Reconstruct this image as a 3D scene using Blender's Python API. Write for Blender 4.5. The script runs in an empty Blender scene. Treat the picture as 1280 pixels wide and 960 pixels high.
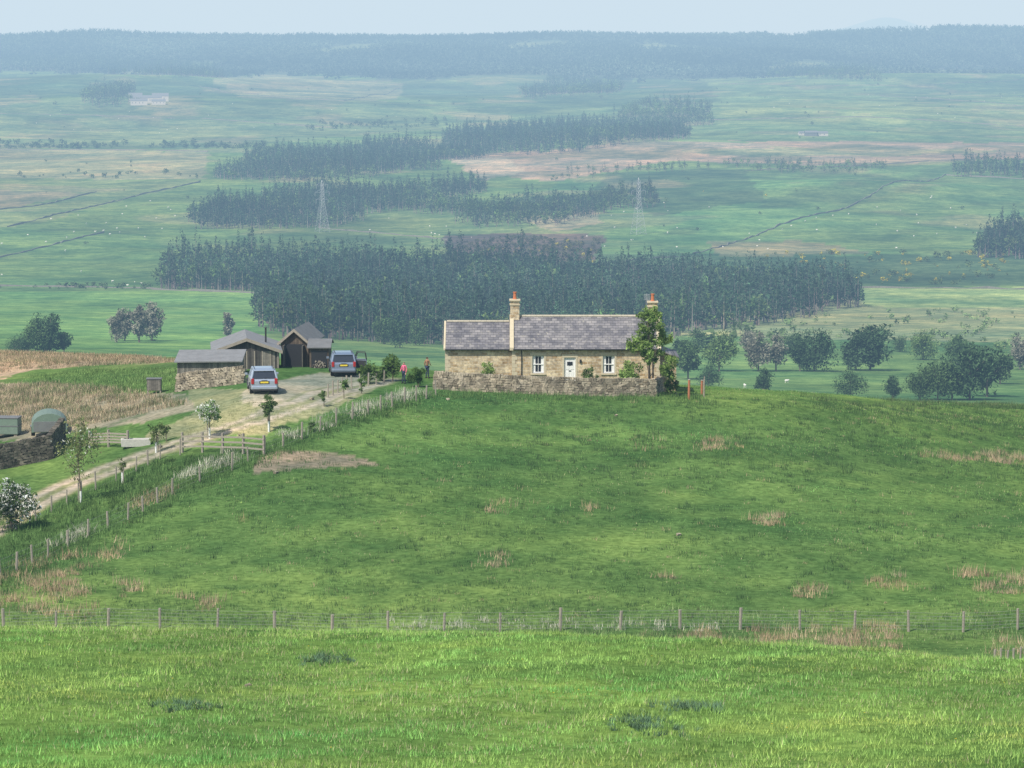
import bpy, bmesh, math, random
import numpy as np
from mathutils import Vector, Matrix
rng=np.random.default_rng(7); random.seed(7)
FPX=4000.0; TH=math.atan(450/4000); CT,ST=math.cos(TH),math.sin(TH)
scene=bpy.context.scene
# ---------------------------------------------------------------- terrain height model
def z_of(D,py):
    t=(480-py)/FPX
    return D*(t*CT-ST)/(CT+t*ST)
def project(x,y,z):
    d=y*CT-z*ST
    return 640+FPX*x/d, 480-FPX*(y*ST+z*CT)/d
def pchip(x,y,xi):
    x=np.array(x,float); y=np.array(y,float); h=np.diff(x); d=np.diff(y)/h
    m=np.zeros_like(y); m[0]=d[0]; m[-1]=d[-1]
    for i in range(1,len(x)-1):
        if d[i-1]*d[i]>0: m[i]=2*d[i-1]*d[i]/(d[i-1]+d[i])
    k=np.clip(np.searchsorted(x,xi)-1,0,len(x)-2)
    t=(xi-x[k])/h[k]
    return ((2*t**3-3*t**2+1)*y[k]+(t**3-2*t**2+t)*h[k]*m[k]+(-2*t**3+3*t**2)*y[k+1]+(t**3-t**2)*h[k]*m[k+1])
near=[(1,-1.7),(15,-4.3),(35,-8.7)]
def far(ridge,mid=0):
    return [(2200,293),(2700,240+mid*.3),(3300,198+mid*.5),(4000,165+mid),(5000,128+mid),(6000,104),(7000,86),(8000,ridge+14),(8600,ridge),(9500,ridge+5),(12000,ridge+12),(20000,60),(42000,66)]
prof={
0:[(52,1000),(60,962),(75,859),(88,794),(98,791),(115,812),(140,810),(158,800),(165,788),(180,726),(200,655),(225,578),(250,520),(280,482),(310,455),(340,442),(370,445),(450,480),(600,482),(800,456),(950,436),(1300,398),(1700,358)]+far(49,-3),
320:[(52,1000),(60,960),(75,862),(88,795),(98,792),(115,812),(140,810),(158,800),(165,788),(180,716),(200,624),(215,561),(235,490),(255,464),(275,450),(300,446),(340,455),(450,500),(800,462),(1000,436),(1300,405),(1700,358)]+far(48,0),
640:[(52,1000),(60,960),(75,864),(87,798),(97,795),(115,818),(140,813),(158,803),(165,787),(200,628),(225,545),(243,493),(252,477),(270,470),(300,485),(450,540),(800,482),(1000,448),(1300,418),(1700,358)]+far(46,3),
960:[(52,1000),(60,960),(74,875),(86,815),(95,812),(110,835),(135,828),(158,806),(165,788),(200,640),(225,560),(243,507),(256,492),(275,490),(295,496),(450,545),(800,492),(1000,455),(1300,412),(1700,358)]+far(44,-4),
1280:[(52,1000),(60,960),(72,890),(84,840),(93,836),(108,855),(130,850),(150,830),(158,808),(165,789),(200,660),(240,565),(270,520),(295,508),(315,509),(450,550),(800,500),(1000,462),(1300,412),(1700,358)]+far(39,-5)}
LG=np.linspace(0,math.log(42000),3000)
US=np.array([0,320,640,960,1280])
tab=[]
for u in US:
    k=near+[(D,z_of(D,p)) for D,p in prof[u]]
    tab.append(pchip([math.log(a) for a,b in k],[b for a,b in k],LG))
UF=np.linspace(-200,1480,85)
TAB=np.zeros((len(UF),len(LG)))
T0=np.array(tab)
for j,u in enumerate(UF):
    q=np.clip(u,0,1280); i=min(int(q//320),3); t=(q-US[i])/320
    i0=max(i-1,0); i3=min(i+2,4)
    a,b,c_,d=T0[i0],T0[i],T0[i+1],T0[i3]
    lin=b*(1-t)+c_*t
    cat=0.5*((2*b)+(-a+c_)*t+(2*a-5*b+4*c_-d)*t*t+(-a+3*b-3*c_+d)*t**3)
    TAB[j]=0.5*lin+0.5*cat
def sines(seed,n,l0,l1):
    r=np.random.default_rng(seed); a=r.uniform(0,6.283,n); l=np.exp(r.uniform(math.log(l0),math.log(l1),n)); p=r.uniform(0,6.283,n)
    return [(math.cos(A)*6.283/L,math.sin(A)*6.283/L,P,math.sqrt(L/l1)) for A,L,P in zip(a,l,p)]
def sn(S,x,y):
    o=0; w=0
    for a,b,p,k in S: o=o+k*np.sin(a*x+b*y+p); w+=k*k
    return o/math.sqrt(w)
S1=sines(1,7,1.2,7); S2=sines(2,8,12,40); S3=sines(3,9,160,600); S4=sines(4,10,600,2200); S5=sines(5,8,3,25); S6=sines(6,14,30,260); S0=sines(12,10,.35,1.8)
def sst(a,b,x):
    t=np.clip((x-a)/(b-a),0,1); return t*t*(3-2*t)
RIDGES=[(6100,380,1120,230,15),(5900,380,120,190,13),(6500,350,620,150,8),(4700,300,330,200,8),(4300,260,1080,220,8),(3550,220,720,170,8),(3000,180,380,160,5),(2650,150,1050,180,6),(7600,350,380,180,9),(7500,300,930,160,9),(8700,500,700,90,6),(8700,500,1180,110,7),(8700,500,130,70,5)]
def H(x,y):
    x=np.asarray(x,float); y=np.maximum(np.asarray(y,float),1.0)
    U=640+3974*x/y
    u=np.clip((U-UF[0])/(UF[1]-UF[0]),0,len(UF)-1.001); i=u.astype(int); fu=u-i
    l=np.clip(np.log(y)/(LG[1]-LG[0]),0,len(LG)-1.001); j=l.astype(int); fl=l-j
    z=(TAB[i,j]*(1-fu)+TAB[i+1,j]*fu)*(1-fl)+(TAB[i,j+1]*(1-fu)+TAB[i+1,j+1]*fu)*fl
    z=z+0.035*sn(S1,x,y)*(1-sst(300,500,y))+0.10*sn(S2,x,y)*sst(30,60,y)*(1-sst(400,700,y))
    z=z+sst(900,2200,y)*1.8*sn(S3,x,y)+sst(2200,5000,y)*(1-.3*sst(7000,8600,y))*6.5*sn(S4,x,y)
    hill=lambda u0,w,px: px/4000*28000*np.exp(-((U-u0)/w)**2)
    w=sst(19000,28000,y)*(1-.6*sst(30000,42000,y))
    z=z+w*(hill(1105,62,40)+hill(1020,50,14)+hill(1190,40,14)+hill(235,45,24)+hill(60,40,20)+hill(640,300,8))
    for d0,dw,u0,uw,hh in RIDGES: z=z+hh*np.exp(-((y-d0)/dw)**2-((U-u0)/uw)**2)
    return z
def P(px,D):
    x=(px-640)/3974*D
    for _ in range(3):
        z=float(H(x,D)); d=D*CT-z*ST; x=(px-640)/FPX*d
    return Vector((x,D,float(H(x,D))))
def G(px,py,D0,D1):
    Ds=np.linspace(D0,D1,1200); x=(px-640)/3974*Ds; z=H(x,Ds); _,q=project(x,Ds,z)
    k=np.where(q<=py)[0]
    k=k[0] if len(k) else int(np.argmin(np.abs(q-py)))
    return P(px,float(Ds[k]))
def inpoly(px,py,poly):
    r=np.zeros(px.shape,bool); n=len(poly)
    for i in range(n):
        x1,y1=poly[i]; x2,y2=poly[(i+1)%n]
        if y1==y2: continue
        cnd=((y1>py)!=(y2>py))&(px<(x2-x1)*(py-y1)/(y2-y1)+x1)
        r^=cnd
    return r
# ---------------------------------------------------------------- materials
def newmat(name):
    m=bpy.data.materials.new(name); m.use_nodes=True; nt=m.node_tree; nt.nodes.clear()
    out=nt.nodes.new('ShaderNodeOutputMaterial'); return m,nt,out
def nd(nt,t,**k):
    n=nt.nodes.new(t)
    for a,b in k.items():
        if a.startswith('i_'): n.inputs[a[2:].replace('_',' ')].default_value=b
        else: setattr(n,a,b)
    return n
def mixc(nt,a,b,f,mode='MIX'):
    n=nt.nodes.new('ShaderNodeMix'); n.data_type='RGBA'; n.blend_type=mode
    for v,i in ((f,0),(a,6),(b,7)):
        if isinstance(v,(int,float)): n.inputs[i].default_value=v
        elif isinstance(v,tuple): n.inputs[i].default_value=(*v,1)
        else: nt.links.new(v,n.inputs[i])
    return n.outputs[2]
def noise(nt,scale,detail=4,rough=.6,vec=None):
    n=nd(nt,'ShaderNodeTexNoise'); n.inputs['Scale'].default_value=scale; n.inputs['Detail'].default_value=detail; n.inputs['Roughness'].default_value=rough
    if vec is None:
        tc=nd(nt,'ShaderNodeTexCoord'); vec=tc.outputs['Object']
    nt.links.new(vec,n.inputs['Vector']); return n.outputs['Fac']
def ramp(nt,f,a,b,ca=(0,0,0),cb=(1,1,1)):
    r=nd(nt,'ShaderNodeValToRGB'); r.color_ramp.elements[0].position=a; r.color_ramp.elements[1].position=b
    r.color_ramp.elements[0].color=(*ca,1); r.color_ramp.elements[1].color=(*cb,1); nt.links.new(f,r.inputs[0]); return r.outputs[0]
def principled(nt,out,col,rough=.85,metal=0,spec=.3,bump=None,bstr=.3,bdist=.05):
    p=nd(nt,'ShaderNodeBsdfPrincipled'); p.inputs['Roughness'].default_value=rough; p.inputs['Metallic'].default_value=metal; p.inputs['Specular IOR Level'].default_value=spec
    if isinstance(col,tuple): p.inputs['Base Color'].default_value=(*col,1)
    else: nt.links.new(col,p.inputs['Base Color'])
    if bump is not None:
        b=nd(nt,'ShaderNodeBump'); b.inputs['Strength'].default_value=bstr; b.inputs['Distance'].default_value=bdist
        nt.links.new(bump,b.inputs['Height']); nt.links.new(b.outputs[0],p.inputs['Normal'])
    nt.links.new(p.outputs[0],out.inputs[0]); return p
def simple(name,col,rough=.8,metal=0,spec=.3,var=.25,scale=6,bstr=.2):
    m,nt,out=newmat(name); f=noise(nt,scale)
    c2=mixc(nt,tuple(v*(1-var) for v in col),tuple(min(v*(1+var),1) for v in col),f)
    principled(nt,out,c2,rough,metal,spec,f,bstr); return m
def foliage_mat(name,trans=.25):
    m,nt,out=newmat(name); a=nd(nt,'ShaderNodeAttribute',attribute_name='Col')
    d=nd(nt,'ShaderNodeBsdfDiffuse'); nt.links.new(a.outputs['Color'],d.inputs[0])
    if trans<=0: nt.links.new(d.outputs[0],out.inputs[0]); return m
    t=nd(nt,'ShaderNodeBsdfTranslucent'); mx=nd(nt,'ShaderNodeMixShader'); mx.inputs[0].default_value=trans
    nt.links.new(a.outputs['Color'],t.inputs[0])
    nt.links.new(d.outputs[0],mx.inputs[1]); nt.links.new(t.outputs[0],mx.inputs[2]); nt.links.new(mx.outputs[0],out.inputs[0]); return m
M_leaf=foliage_mat('foliage',.3); M_far=foliage_mat('far_foliage',0); M_grass=foliage_mat('grass_blades',0)
def terrain_mat():
    m,nt,out=newmat('ground_cover'); a=nd(nt,'ShaderNodeAttribute',attribute_name='Col').outputs['Color']
    n1=noise(nt,2.2,2,.65); n2=noise(nt,.22,3,.65); n3=noise(nt,.012,4,.68); n4=noise(nt,.06,2,.7)
    c=mixc(nt,a,ramp(nt,n1,.3,.72,(.5,.55,.5),(1.45,1.4,1.45)),.75,'MULTIPLY')
    c=mixc(nt,c,ramp(nt,n2,.35,.68,(.66,.74,.74),(1.34,1.24,1.2)),.9,'MULTIPLY')
    c=mixc(nt,c,ramp(nt,n3,.38,.64,(.62,.76,.82),(1.46,1.26,1.2)),.9,'MULTIPLY')
    c=mixc(nt,c,ramp(nt,n4,.38,.64,(.68,.76,.8),(1.36,1.25,1.2)),.8,'MULTIPLY')
    d=nd(nt,'ShaderNodeBsdfDiffuse'); nt.links.new(c,d.inputs[0]); nt.links.new(d.outputs[0],out.inputs[0]); return m
M_ter=terrain_mat()
# ---------------------------------------------------------------- mesh helpers
def link(ob,parent=None):
    scene.collection.objects.link(ob)
    if parent: ob.parent=parent
    return ob
def np_mesh(name,V,F,C,mat,smooth=False):
    me=bpy.data.meshes.new(name); nv=len(V); nf=len(F); k=F.shape[1]
    me.vertices.add(nv); me.vertices.foreach_set('co',np.ascontiguousarray(V,dtype=np.float32).ravel())
    me.loops.add(nf*k); me.loops.foreach_set('vertex_index',np.ascontiguousarray(F,dtype=np.int32).ravel())
    me.polygons.add(nf); me.polygons.foreach_set('loop_start',np.arange(0,nf*k,k,dtype=np.int32))
    if C is not None:
        at=me.attributes.new('Col','FLOAT_COLOR','POINT'); c4=np.ones((nv,4),np.float32); c4[:,:3]=C; at.data.foreach_set('color',c4.ravel())
    me.update(calc_edges=True); me.validate()
    if smooth: me.polygons.foreach_set('use_smooth',np.ones(nf,bool))
    me.materials.append(mat); return me
def soup_mesh(name,T,C,mat):
    m=len(T); return np_mesh(name,T.reshape(-1,3),np.arange(3*m).reshape(m,3),np.repeat(np.clip(C,0,1),3,axis=0),mat)
def soup(name,T,C,mat,parent=None,loc=None):
    ob=bpy.data.objects.new(name,soup_mesh(name,T,C,mat))
    if loc is not None: ob.location=loc
    return link(ob,parent)
def empty(name,loc,rz=0,sc=1):
    e=bpy.data.objects.new(name,None); e.location=loc; e.rotation_euler=(0,0,rz); e.scale=(sc,sc,sc); e.empty_display_size=.2
    return link(e)
def mobj(name,verts,faces,mat,parent=None,smooth=False,bev=0):
    me=bpy.data.meshes.new(name); me.from_pydata([tuple(v) for v in verts],[],faces); me.materials.append(mat)
    bm=bmesh.new(); bm.from_mesh(me); bmesh.ops.recalc_face_normals(bm,faces=bm.faces); bm.to_mesh(me); bm.free()
    if smooth:
        for p in me.polygons: p.use_smooth=True
    ob=link(bpy.data.objects.new(name,me),parent)
    if bev:
        b=ob.modifiers.new('b','BEVEL'); b.width=bev; b.segments=2; b.limit_method='ANGLE'
    return ob
BF=[(0,1,2,3),(7,6,5,4),(0,4,5,1),(1,5,6,2),(2,6,7,3),(3,7,4,0)]
def boxv(x0,x1,y0,y1,z0,z1): return [(x0,y0,z0),(x1,y0,z0),(x1,y1,z0),(x0,y1,z0),(x0,y0,z1),(x1,y0,z1),(x1,y1,z1),(x0,y1,z1)]
def box(name,x0,x1,y0,y1,z0,z1,mat,parent=None,bev=0): return mobj(name,boxv(x0,x1,y0,y1,z0,z1),BF,mat,parent,bev=bev)
class MB:
    def __init__(s): s.v=[]; s.f=[]
    def add(s,v,f): o=len(s.v); s.v+= [tuple(q) for q in v]; s.f+=[tuple(i+o for i in q) for q in f]
    def box(s,*a): s.add(boxv(*a),BF)
    def obox(s,cx,cy,cz,sx,sy,sz,rz=0,jit=0):
        c,n=math.cos(rz),math.sin(rz); o=[]
        for (x,y,z) in boxv(-sx/2,sx/2,-sy/2,sy/2,-sz/2,sz/2):
            x+=random.uniform(-jit,jit);y+=random.uniform(-jit,jit);z+=random.uniform(-jit,jit)
            o.append((cx+x*c-y*n,cy+x*n+y*c,cz+z))
        s.add(o,BF)
    def tube(s,pts,rad,k=6,cap=True):
        o=len(s.v); pts=[Vector(p) for p in pts]; n=len(pts)
        if not hasattr(rad,'__len__'): rad=[rad]*n
        for i,p in enumerate(pts):
            t=(pts[min(i+1,n-1)]-pts[max(i-1,0)]).normalized()
            a=t.cross(Vector((0,0,1)) if abs(t.z)<.9 else Vector((1,0,0))).normalized(); b=t.cross(a)
            for j in range(k):
                w=6.2832*j/k; s.v.append(tuple(p+(a*math.cos(w)+b*math.sin(w))*rad[i]))
        for i in range(n-1):
            for j in range(k):
                s.f.append((o+i*k+j,o+i*k+(j+1)%k,o+(i+1)*k+(j+1)%k,o+(i+1)*k+j))
        if cap: s.f.append(tuple(o+j for j in range(k))); s.f.append(tuple(o+(n-1)*k+j for j in range(k)))
    def make(s,name,mat,parent=None,smooth=False,bev=0): return mobj(name,s.v,s.f,mat,parent,smooth,bev)
# ---------------------------------------------------------------- terrain sheet
Ds=np.concatenate([np.geomspace(1.5,50,30)[:-1],np.linspace(50,104,130)[:-1],np.linspace(104,152,28)[:-1],np.linspace(152,360,230)[:-1],np.geomspace(360,800,40)[:-1],
   4000/np.linspace(4000/800,4000/2200,130)[:-1],4000/np.linspace(4000/2200,4000/9200,150)[:-1],np.geomspace(9200,42000,50)])
Uc=np.concatenate([np.linspace(-6500,-310,36)[:-1],np.arange(-310,1591,3.2),np.linspace(1600,7800,36)])
UU,DD=np.meshgrid(Uc,Ds); X=(UU-640)/3974*DD; Y=DD; Z=H(X,Y)
px,py=project(X,Y,Z)
col=np.zeros(X.shape+(3,))
g1=np.array((.138,.232,.055)); g2=np.array((.108,.188,.052)); g3=np.array((.115,.198,.068))
a=sst(98,112,Y)[...,None]; b=sst(350,480,Y)[...,None]
col[:]=(g1*(1-a)+g2*a)*(1-b)+g3*b
wob=sn(S5,X,Y)
pj=px+wob*3; pk=py+sn(S2,X*1.7,Y*1.3)*1.5
wf=sst(700,1200,Y); fx=px+wf*sn(S6,X,Y)*3.5; fy=py+wf*sn(S6,Y,X)*1.3
def paint(poly,c,D0,D1,soft=1.0):
    m=inpoly(pj if D1<500 else fx,pk if D1<500 else fy,poly)&(Y>=D0)&(Y<=D1)
    col[m]=col[m]*(1-soft)+np.array(c)*soft
def near_strip(pts,w,c,D0,D1,soft=1.0):
    W=[G(p[0],p[1],D0,D1) for p in pts]
    m0=(Y>D0-15)&(Y<D1+15); xs=X[m0]; ys=Y[m0]; best=np.full(xs.shape,1e9)
    for q,r in zip(W[:-1],W[1:]):
        dx,dy=r.x-q.x,r.y-q.y; t=np.clip(((xs-q.x)*dx+(ys-q.y)*dy)/(dx*dx+dy*dy+1e-9),0,1)
        best=np.minimum(best,np.hypot(xs-q.x-t*dx,ys-q.y-t*dy))
    k=(np.clip((w-best)/(.35),0,1)*soft)[:,None]
    col[m0]=col[m0]*(1-k)+np.array(c)*k
STRAW=(.36,.305,.205)
paint([(-900,430),(100,430),(235,452),(150,455),(110,457),(40,464),(0,474),(-900,480)],(.33,.27,.18),260,420)
paint([(-900,495),(0,478),(60,478),(110,492),(185,490),(232,492),(245,512),(180,528),(100,536),(60,550),(-900,570)],STRAW,200,330)
paint([(0,480),(90,500),(120,515),(40,500)],(.19,.22,.08),200,330,.6)
mm=inpoly(pj,pk,[(-900,430),(235,452),(245,512),(60,550),(-900,570)])&(Y>200)&(Y<420)&((sn(S5,X*.7,Y)+.5*sn(S1,X,Y))>.6); col[mm]=col[mm]*.45+np.array((.14,.19,.07))*.55
paint([(232,484),(305,486),(400,464),(480,470),(470,488),(410,512),(350,530),(335,545),(225,546),(178,556),(186,540),(245,516)],(.30,.29,.15),190,290)
paint([(395,466),(482,470),(470,486),(405,508),(335,512),(300,500),(305,487)],(.48,.40,.29),190,290,.85)
paint([(-900,600),(0,640),(45,640),(190,572),(330,556),(420,520),(545,488),(545,494),(420,540),(300,588),(220,622),(110,680),(0,730),(-900,900)],(.07,.13,.038),150,300,.85)
trk=[(478,474),(430,486),(385,503),(320,524),(255,545),(195,565),(140,585),(85,606),(45,628),(0,655),(-60,690)]
near_strip(trk,1.8,(.26,.26,.13),150,290,.9)
W=[G(p[0],p[1],150,290) for p in trk]
for off in (-.85,.85):
    m0=(Y>150)&(Y<300); xs=X[m0]; ys=Y[m0]; best=np.full(xs.shape,1e9)
    for q,r in zip(W[:-1],W[1:]):
        dx,dy=r.x-q.x,r.y-q.y; L=math.hypot(dx,dy); ox,oy=-dy/L*off,dx/L*off
        t=np.clip(((xs-q.x-ox)*dx+(ys-q.y-oy)*dy)/(L*L),0,1); best=np.minimum(best,np.hypot(xs-q.x-ox-t*dx,ys-q.y-oy-t*dy))
    k=np.clip((.6-best)/.3,0,1)[:,None]; col[m0]=col[m0]*(1-k)+np.array((.46,.39,.29))*k
paint([(322,574),(350,566),(400,563),(440,570),(476,580),(430,584),(340,588),(316,591)],(.38,.28,.20),180,260,.85)
# distant fields
fields=[
 ([(-900,360),(350,366),(330,420),(560,470),(-900,470)],(.125,.245,.075)),
 ([(-900,285),(130,290),(260,300),(190,358),(-900,358)],(.11,.205,.07)),
 ([(-900,210),(250,226),(20,284),(-900,300)],(.14,.20,.085)),
 ([(-900,184),(262,188),(255,224),(-900,215)],(.22,.24,.13)),
 ([(-900,225),(120,240),(0,262),(-900,270)],(.20,.20,.12)),
 ([(-900,120),(500,128),(560,160),(260,185),(-900,182)],(.11,.175,.08)),
 ([(-900,150),(260,152),(330,168),(200,180),(-900,178)],(.16,.225,.10)),
 ([(262,98),(360,92),(500,104),(500,124),(420,128),(300,122)],(.19,.225,.125)),
 ([(-900,84),(262,96),(300,122),(-900,120)],(.07,.13,.06)),
 ([(500,100),(900,96),(1580,90),(1580,180),(860,176),(780,150),(560,165),(500,128)],(.12,.20,.085)),
 ([(500,104),(880,100),(900,126),(640,140),(500,120)],(.075,.135,.06)),
 ([(900,132),(1000,124),(1200,130),(1580,128),(1580,150),(900,156)],(.16,.235,.10)),
 ([(1120,96),(1580,94),(1580,112),(1180,116)],(.075,.14,.06)),
 ([(560,196),(720,186),(800,176),(1580,180),(1580,200),(1200,200),(1000,206),(840,200),(700,225),(640,222)],(.29,.235,.165)),
 ([(840,186),(1100,184),(1280,190),(1100,196),(900,194)],(.22,.24,.13)),
 ([(700,225),(1190,205),(1185,218),(870,318),(700,330),(640,300)],(.10,.20,.075)),
 ([(760,215),(930,212),(960,250),(820,270),(740,240)],(.065,.125,.055)),
 ([(1190,222),(1580,230),(1580,318),(880,318)],(.12,.215,.08)),
 ([(560,318),(1580,318),(1580,358),(560,358)],(.06,.115,.055)),
 ([(940,376),(1580,360),(1580,440),(860,440),(850,415)],(.24,.28,.14)),
 ([(850,420),(1580,436),(1580,520),(850,520)],(.12,.22,.075)),
 ([(1075,360),(1580,358),(1580,384),(1080,384)],(.20,.29,.12)),
 ([(420,262),(640,262),(720,290),(560,318),(390,300)],(.14,.21,.085)),
 ([(555,296),(640,292),(755,294),(745,322),(700,334),(600,330),(560,312)],(.09,.075,.065)),
 ([(560,196),(620,190),(660,215),(600,226)],(.34,.30,.21)),
 ([(640,268),(745,262),(750,278),(690,290)],(.27,.26,.16)),
 ([(880,300),(1000,302),(1100,316),(900,320)],(.20,.20,.11)),
]
for pl,c_ in fields: paint(pl,c_,700,9000)
mf=(Y>700)&(Y<6500); kf=1+.16*sn(S3,X,Y)+.12*sn(S6,X,Y); col[mf]*=np.clip(kf,.6,1.5)[mf][:,None]*np.array((1,1,1))
kk=sst(.55,1.3,sn(S6,X*.8,Y*.5)+.5*sn(S3,X*1.5,Y))*sst(1800,2600,Y)*(Y<6300)*.5
kk=kk[...,None]; col=col*(1-kk)+np.array((.25,.225,.14))*kk
kk=sst(.55,1.3,sn(S6,Y*.5,X*.9)+.5*sn(S4,X*2,Y))*sst(1500,2400,Y)*(Y<6300)*.55
kk=kk[...,None]; col=col*(1-kk)+np.array((.05,.09,.045))*kk
edge=[(-3000,92),(0,88),(150,92),(270,97),(350,91),(430,95),(560,101),(660,103),(780,100),(890,98),(1100,94),(1280,91),(4500,92)]
m=inpoly(px,py,edge+[(4500,0),(-3000,0)])&(Y>6200)&(Y<9600); col[m]=(.06,.09,.065)
clr=m&((sn(S4,X*3.1,Y*1.2)>.95)); col[clr]=(.13,.18,.09)
m=Y>9600; col[m]=(.06,.08,.06)
V=np.stack([X,Y,Z],-1).reshape(-1,3); nr,nc=X.shape
ii=np.arange(nr*nc).reshape(nr,nc)
Fq=np.stack([ii[:-1,:-1],ii[:-1,1:],ii[1:,1:],ii[1:,:-1]],-1).reshape(-1,4)
link(bpy.data.objects.new('terrain',np_mesh('terrain',V,Fq,np.clip(col.reshape(-1,3),0,1),M_ter,True)))
# ---------------------------------------------------------------- templates for masses of plants
def rnd_tris(cen,size):
    size=np.broadcast_to(np.asarray(size,float),(len(cen),))
    return cen[:,None,:]+rng.normal(size=(len(cen),3,3))*size[:,None,None]
def trunk_soup(h,r,k=4):
    T=[]
    for j in range(k):
        a,b=6.283*j/k,6.283*(j+1)/k
        T.append([(r*math.cos(a),r*math.sin(a),-.03),(r*math.cos(b),r*math.sin(b),-.03),(0,0,h)])
    return np.array(T)
def conifer_tpl(n=72,base=.25,rad=.155,sz=.034,col=(.042,.076,.044)):
    base=base*random.uniform(.4,1.6); rad=rad*random.uniform(.75,1.5); pw=random.uniform(.6,1.1)
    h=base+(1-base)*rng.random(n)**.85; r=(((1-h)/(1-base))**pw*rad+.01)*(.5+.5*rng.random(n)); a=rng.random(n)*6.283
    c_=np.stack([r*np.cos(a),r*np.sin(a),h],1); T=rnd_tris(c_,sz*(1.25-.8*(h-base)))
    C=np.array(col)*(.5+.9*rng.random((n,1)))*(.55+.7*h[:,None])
    t=trunk_soup(.9,.018); return np.concatenate([T,t]),np.concatenate([C,np.tile((.22,.19,.17),(len(t),1))])
def broad_tpl(n=120,rad=.42,sz=.05,col=(.08,.13,.045),base=.22,nc=9):
    cc=rng.normal(size=(nc,3)); cc/=np.linalg.norm(cc,axis=1)[:,None]; cc*=rng.random((nc,1))**.4*.62
    cc=cc*np.array((rad,rad,(1-base)/2))+np.array((0,0,(1+base)/2)); k=rng.integers(0,nc,n)
    d=rng.normal(size=(n,3)); d/=np.linalg.norm(d,axis=1)[:,None]; d*=(rng.random((n,1))**.4)*rad*.5
    T=rnd_tris(cc[k]+d,sz); sh=(.75+.5*rng.random(nc))[k][:,None]
    C=np.array(col)*sh*(.7+.6*rng.random((n,1)))
    t=trunk_soup(.6,.03,5); return np.concatenate([T,t]),np.concatenate([C,np.tile((.16,.13,.11),(len(t),1))])
def replicate(tpls,pos,hs,ws=None,tint=None):
    n=len(pos); ws=hs if ws is None else ws
    which=rng.integers(0,len(tpls),n); oT=[];oC=[]
    for k,(T,C) in enumerate(tpls):
        m=which==k; q=m.sum()
        if not q: continue
        a=rng.random(q)*6.283; ca,sa=np.cos(a)[:,None,None],np.sin(a)[:,None,None]
        x=(T[None,:,:,0]*ca-T[None,:,:,1]*sa)*ws[m][:,None,None]; y=(T[None,:,:,0]*sa+T[None,:,:,1]*ca)*ws[m][:,None,None]; z=T[None,:,:,2]*hs[m][:,None,None]
        W_=np.stack([x,y,z],-1)+pos[m][:,None,None,:]
        Cc=np.broadcast_to(C[None],(q,)+C.shape)*(1 if tint is None else tint[m][:,None,:])
        oT.append(W_.reshape(-1,3,3)); oC.append(Cc.reshape(-1,3))
    return np.concatenate(oT),np.concatenate(oC)
def scatter_poly(poly,D0,D1,sp,drop=0,wob=False):
    xs=[(p[0]-640)/3974 for p in poly]; x0=min(min(xs)*D1,min(xs)*D0); x1=max(max(xs)*D1,max(xs)*D0)
    gx,gy=np.meshgrid(np.arange(x0,x1,sp),np.arange(D0,D1,sp)); gx=gx.ravel()+rng.uniform(-.8,.8,gx.size)*sp; gy=gy.ravel()+rng.uniform(-.8,.8,gy.size)*sp
    z=H(gx,gy); a,b=project(gx,gy,z)
    if wob: a=a+sn(S6,gx,gy)*9; b=b+sn(S6,gy,gx)*2.8
    m=inpoly(a,b,poly)
    if drop: m&=rng.random(len(m))>drop
    return np.stack([gx[m],gy[m],z[m]],1)
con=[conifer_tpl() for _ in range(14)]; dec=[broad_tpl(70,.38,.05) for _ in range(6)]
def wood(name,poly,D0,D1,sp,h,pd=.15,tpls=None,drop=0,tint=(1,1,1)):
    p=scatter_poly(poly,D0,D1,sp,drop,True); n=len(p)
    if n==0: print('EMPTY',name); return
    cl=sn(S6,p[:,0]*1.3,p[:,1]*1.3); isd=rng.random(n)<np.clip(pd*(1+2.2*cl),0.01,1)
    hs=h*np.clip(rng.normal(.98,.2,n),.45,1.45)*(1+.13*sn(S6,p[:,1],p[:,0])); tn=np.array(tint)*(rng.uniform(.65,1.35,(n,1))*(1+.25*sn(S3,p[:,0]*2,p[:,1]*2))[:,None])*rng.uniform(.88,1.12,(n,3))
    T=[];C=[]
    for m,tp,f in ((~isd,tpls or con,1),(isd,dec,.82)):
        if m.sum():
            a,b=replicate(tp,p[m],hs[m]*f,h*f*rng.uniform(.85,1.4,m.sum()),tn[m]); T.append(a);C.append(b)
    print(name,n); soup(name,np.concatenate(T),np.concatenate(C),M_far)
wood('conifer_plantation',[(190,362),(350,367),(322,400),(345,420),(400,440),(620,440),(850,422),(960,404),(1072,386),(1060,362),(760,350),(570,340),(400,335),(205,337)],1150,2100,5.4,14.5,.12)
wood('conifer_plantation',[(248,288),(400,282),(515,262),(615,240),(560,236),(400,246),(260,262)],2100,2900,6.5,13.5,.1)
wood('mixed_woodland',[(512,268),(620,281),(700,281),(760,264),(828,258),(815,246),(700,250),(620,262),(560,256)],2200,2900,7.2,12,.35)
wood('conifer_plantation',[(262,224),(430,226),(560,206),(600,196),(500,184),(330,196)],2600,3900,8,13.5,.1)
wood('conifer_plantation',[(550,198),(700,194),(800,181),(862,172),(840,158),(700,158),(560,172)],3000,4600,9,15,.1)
wood('mixed_woodland',[(655,123),(770,118),(775,104),(680,104)],4500,6400,12,15,.4)
wood('mixed_woodland',[(108,136),(165,131),(162,112),(115,114)],4300,5800,12,17,.8)
wood('conifer_plantation',[(1215,323),(1340,323),(1340,290),(1270,296)],1800,2400,6.2,17,.1)
wood('conifer_plantation',[(1195,220),(1400,224),(1400,208),(1200,210)],2700,3600,9,14,.2)
wood('mixed_woodland',[(770,150),(896,164),(890,136),(800,132)],4000,5600,14,15,.8)
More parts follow.
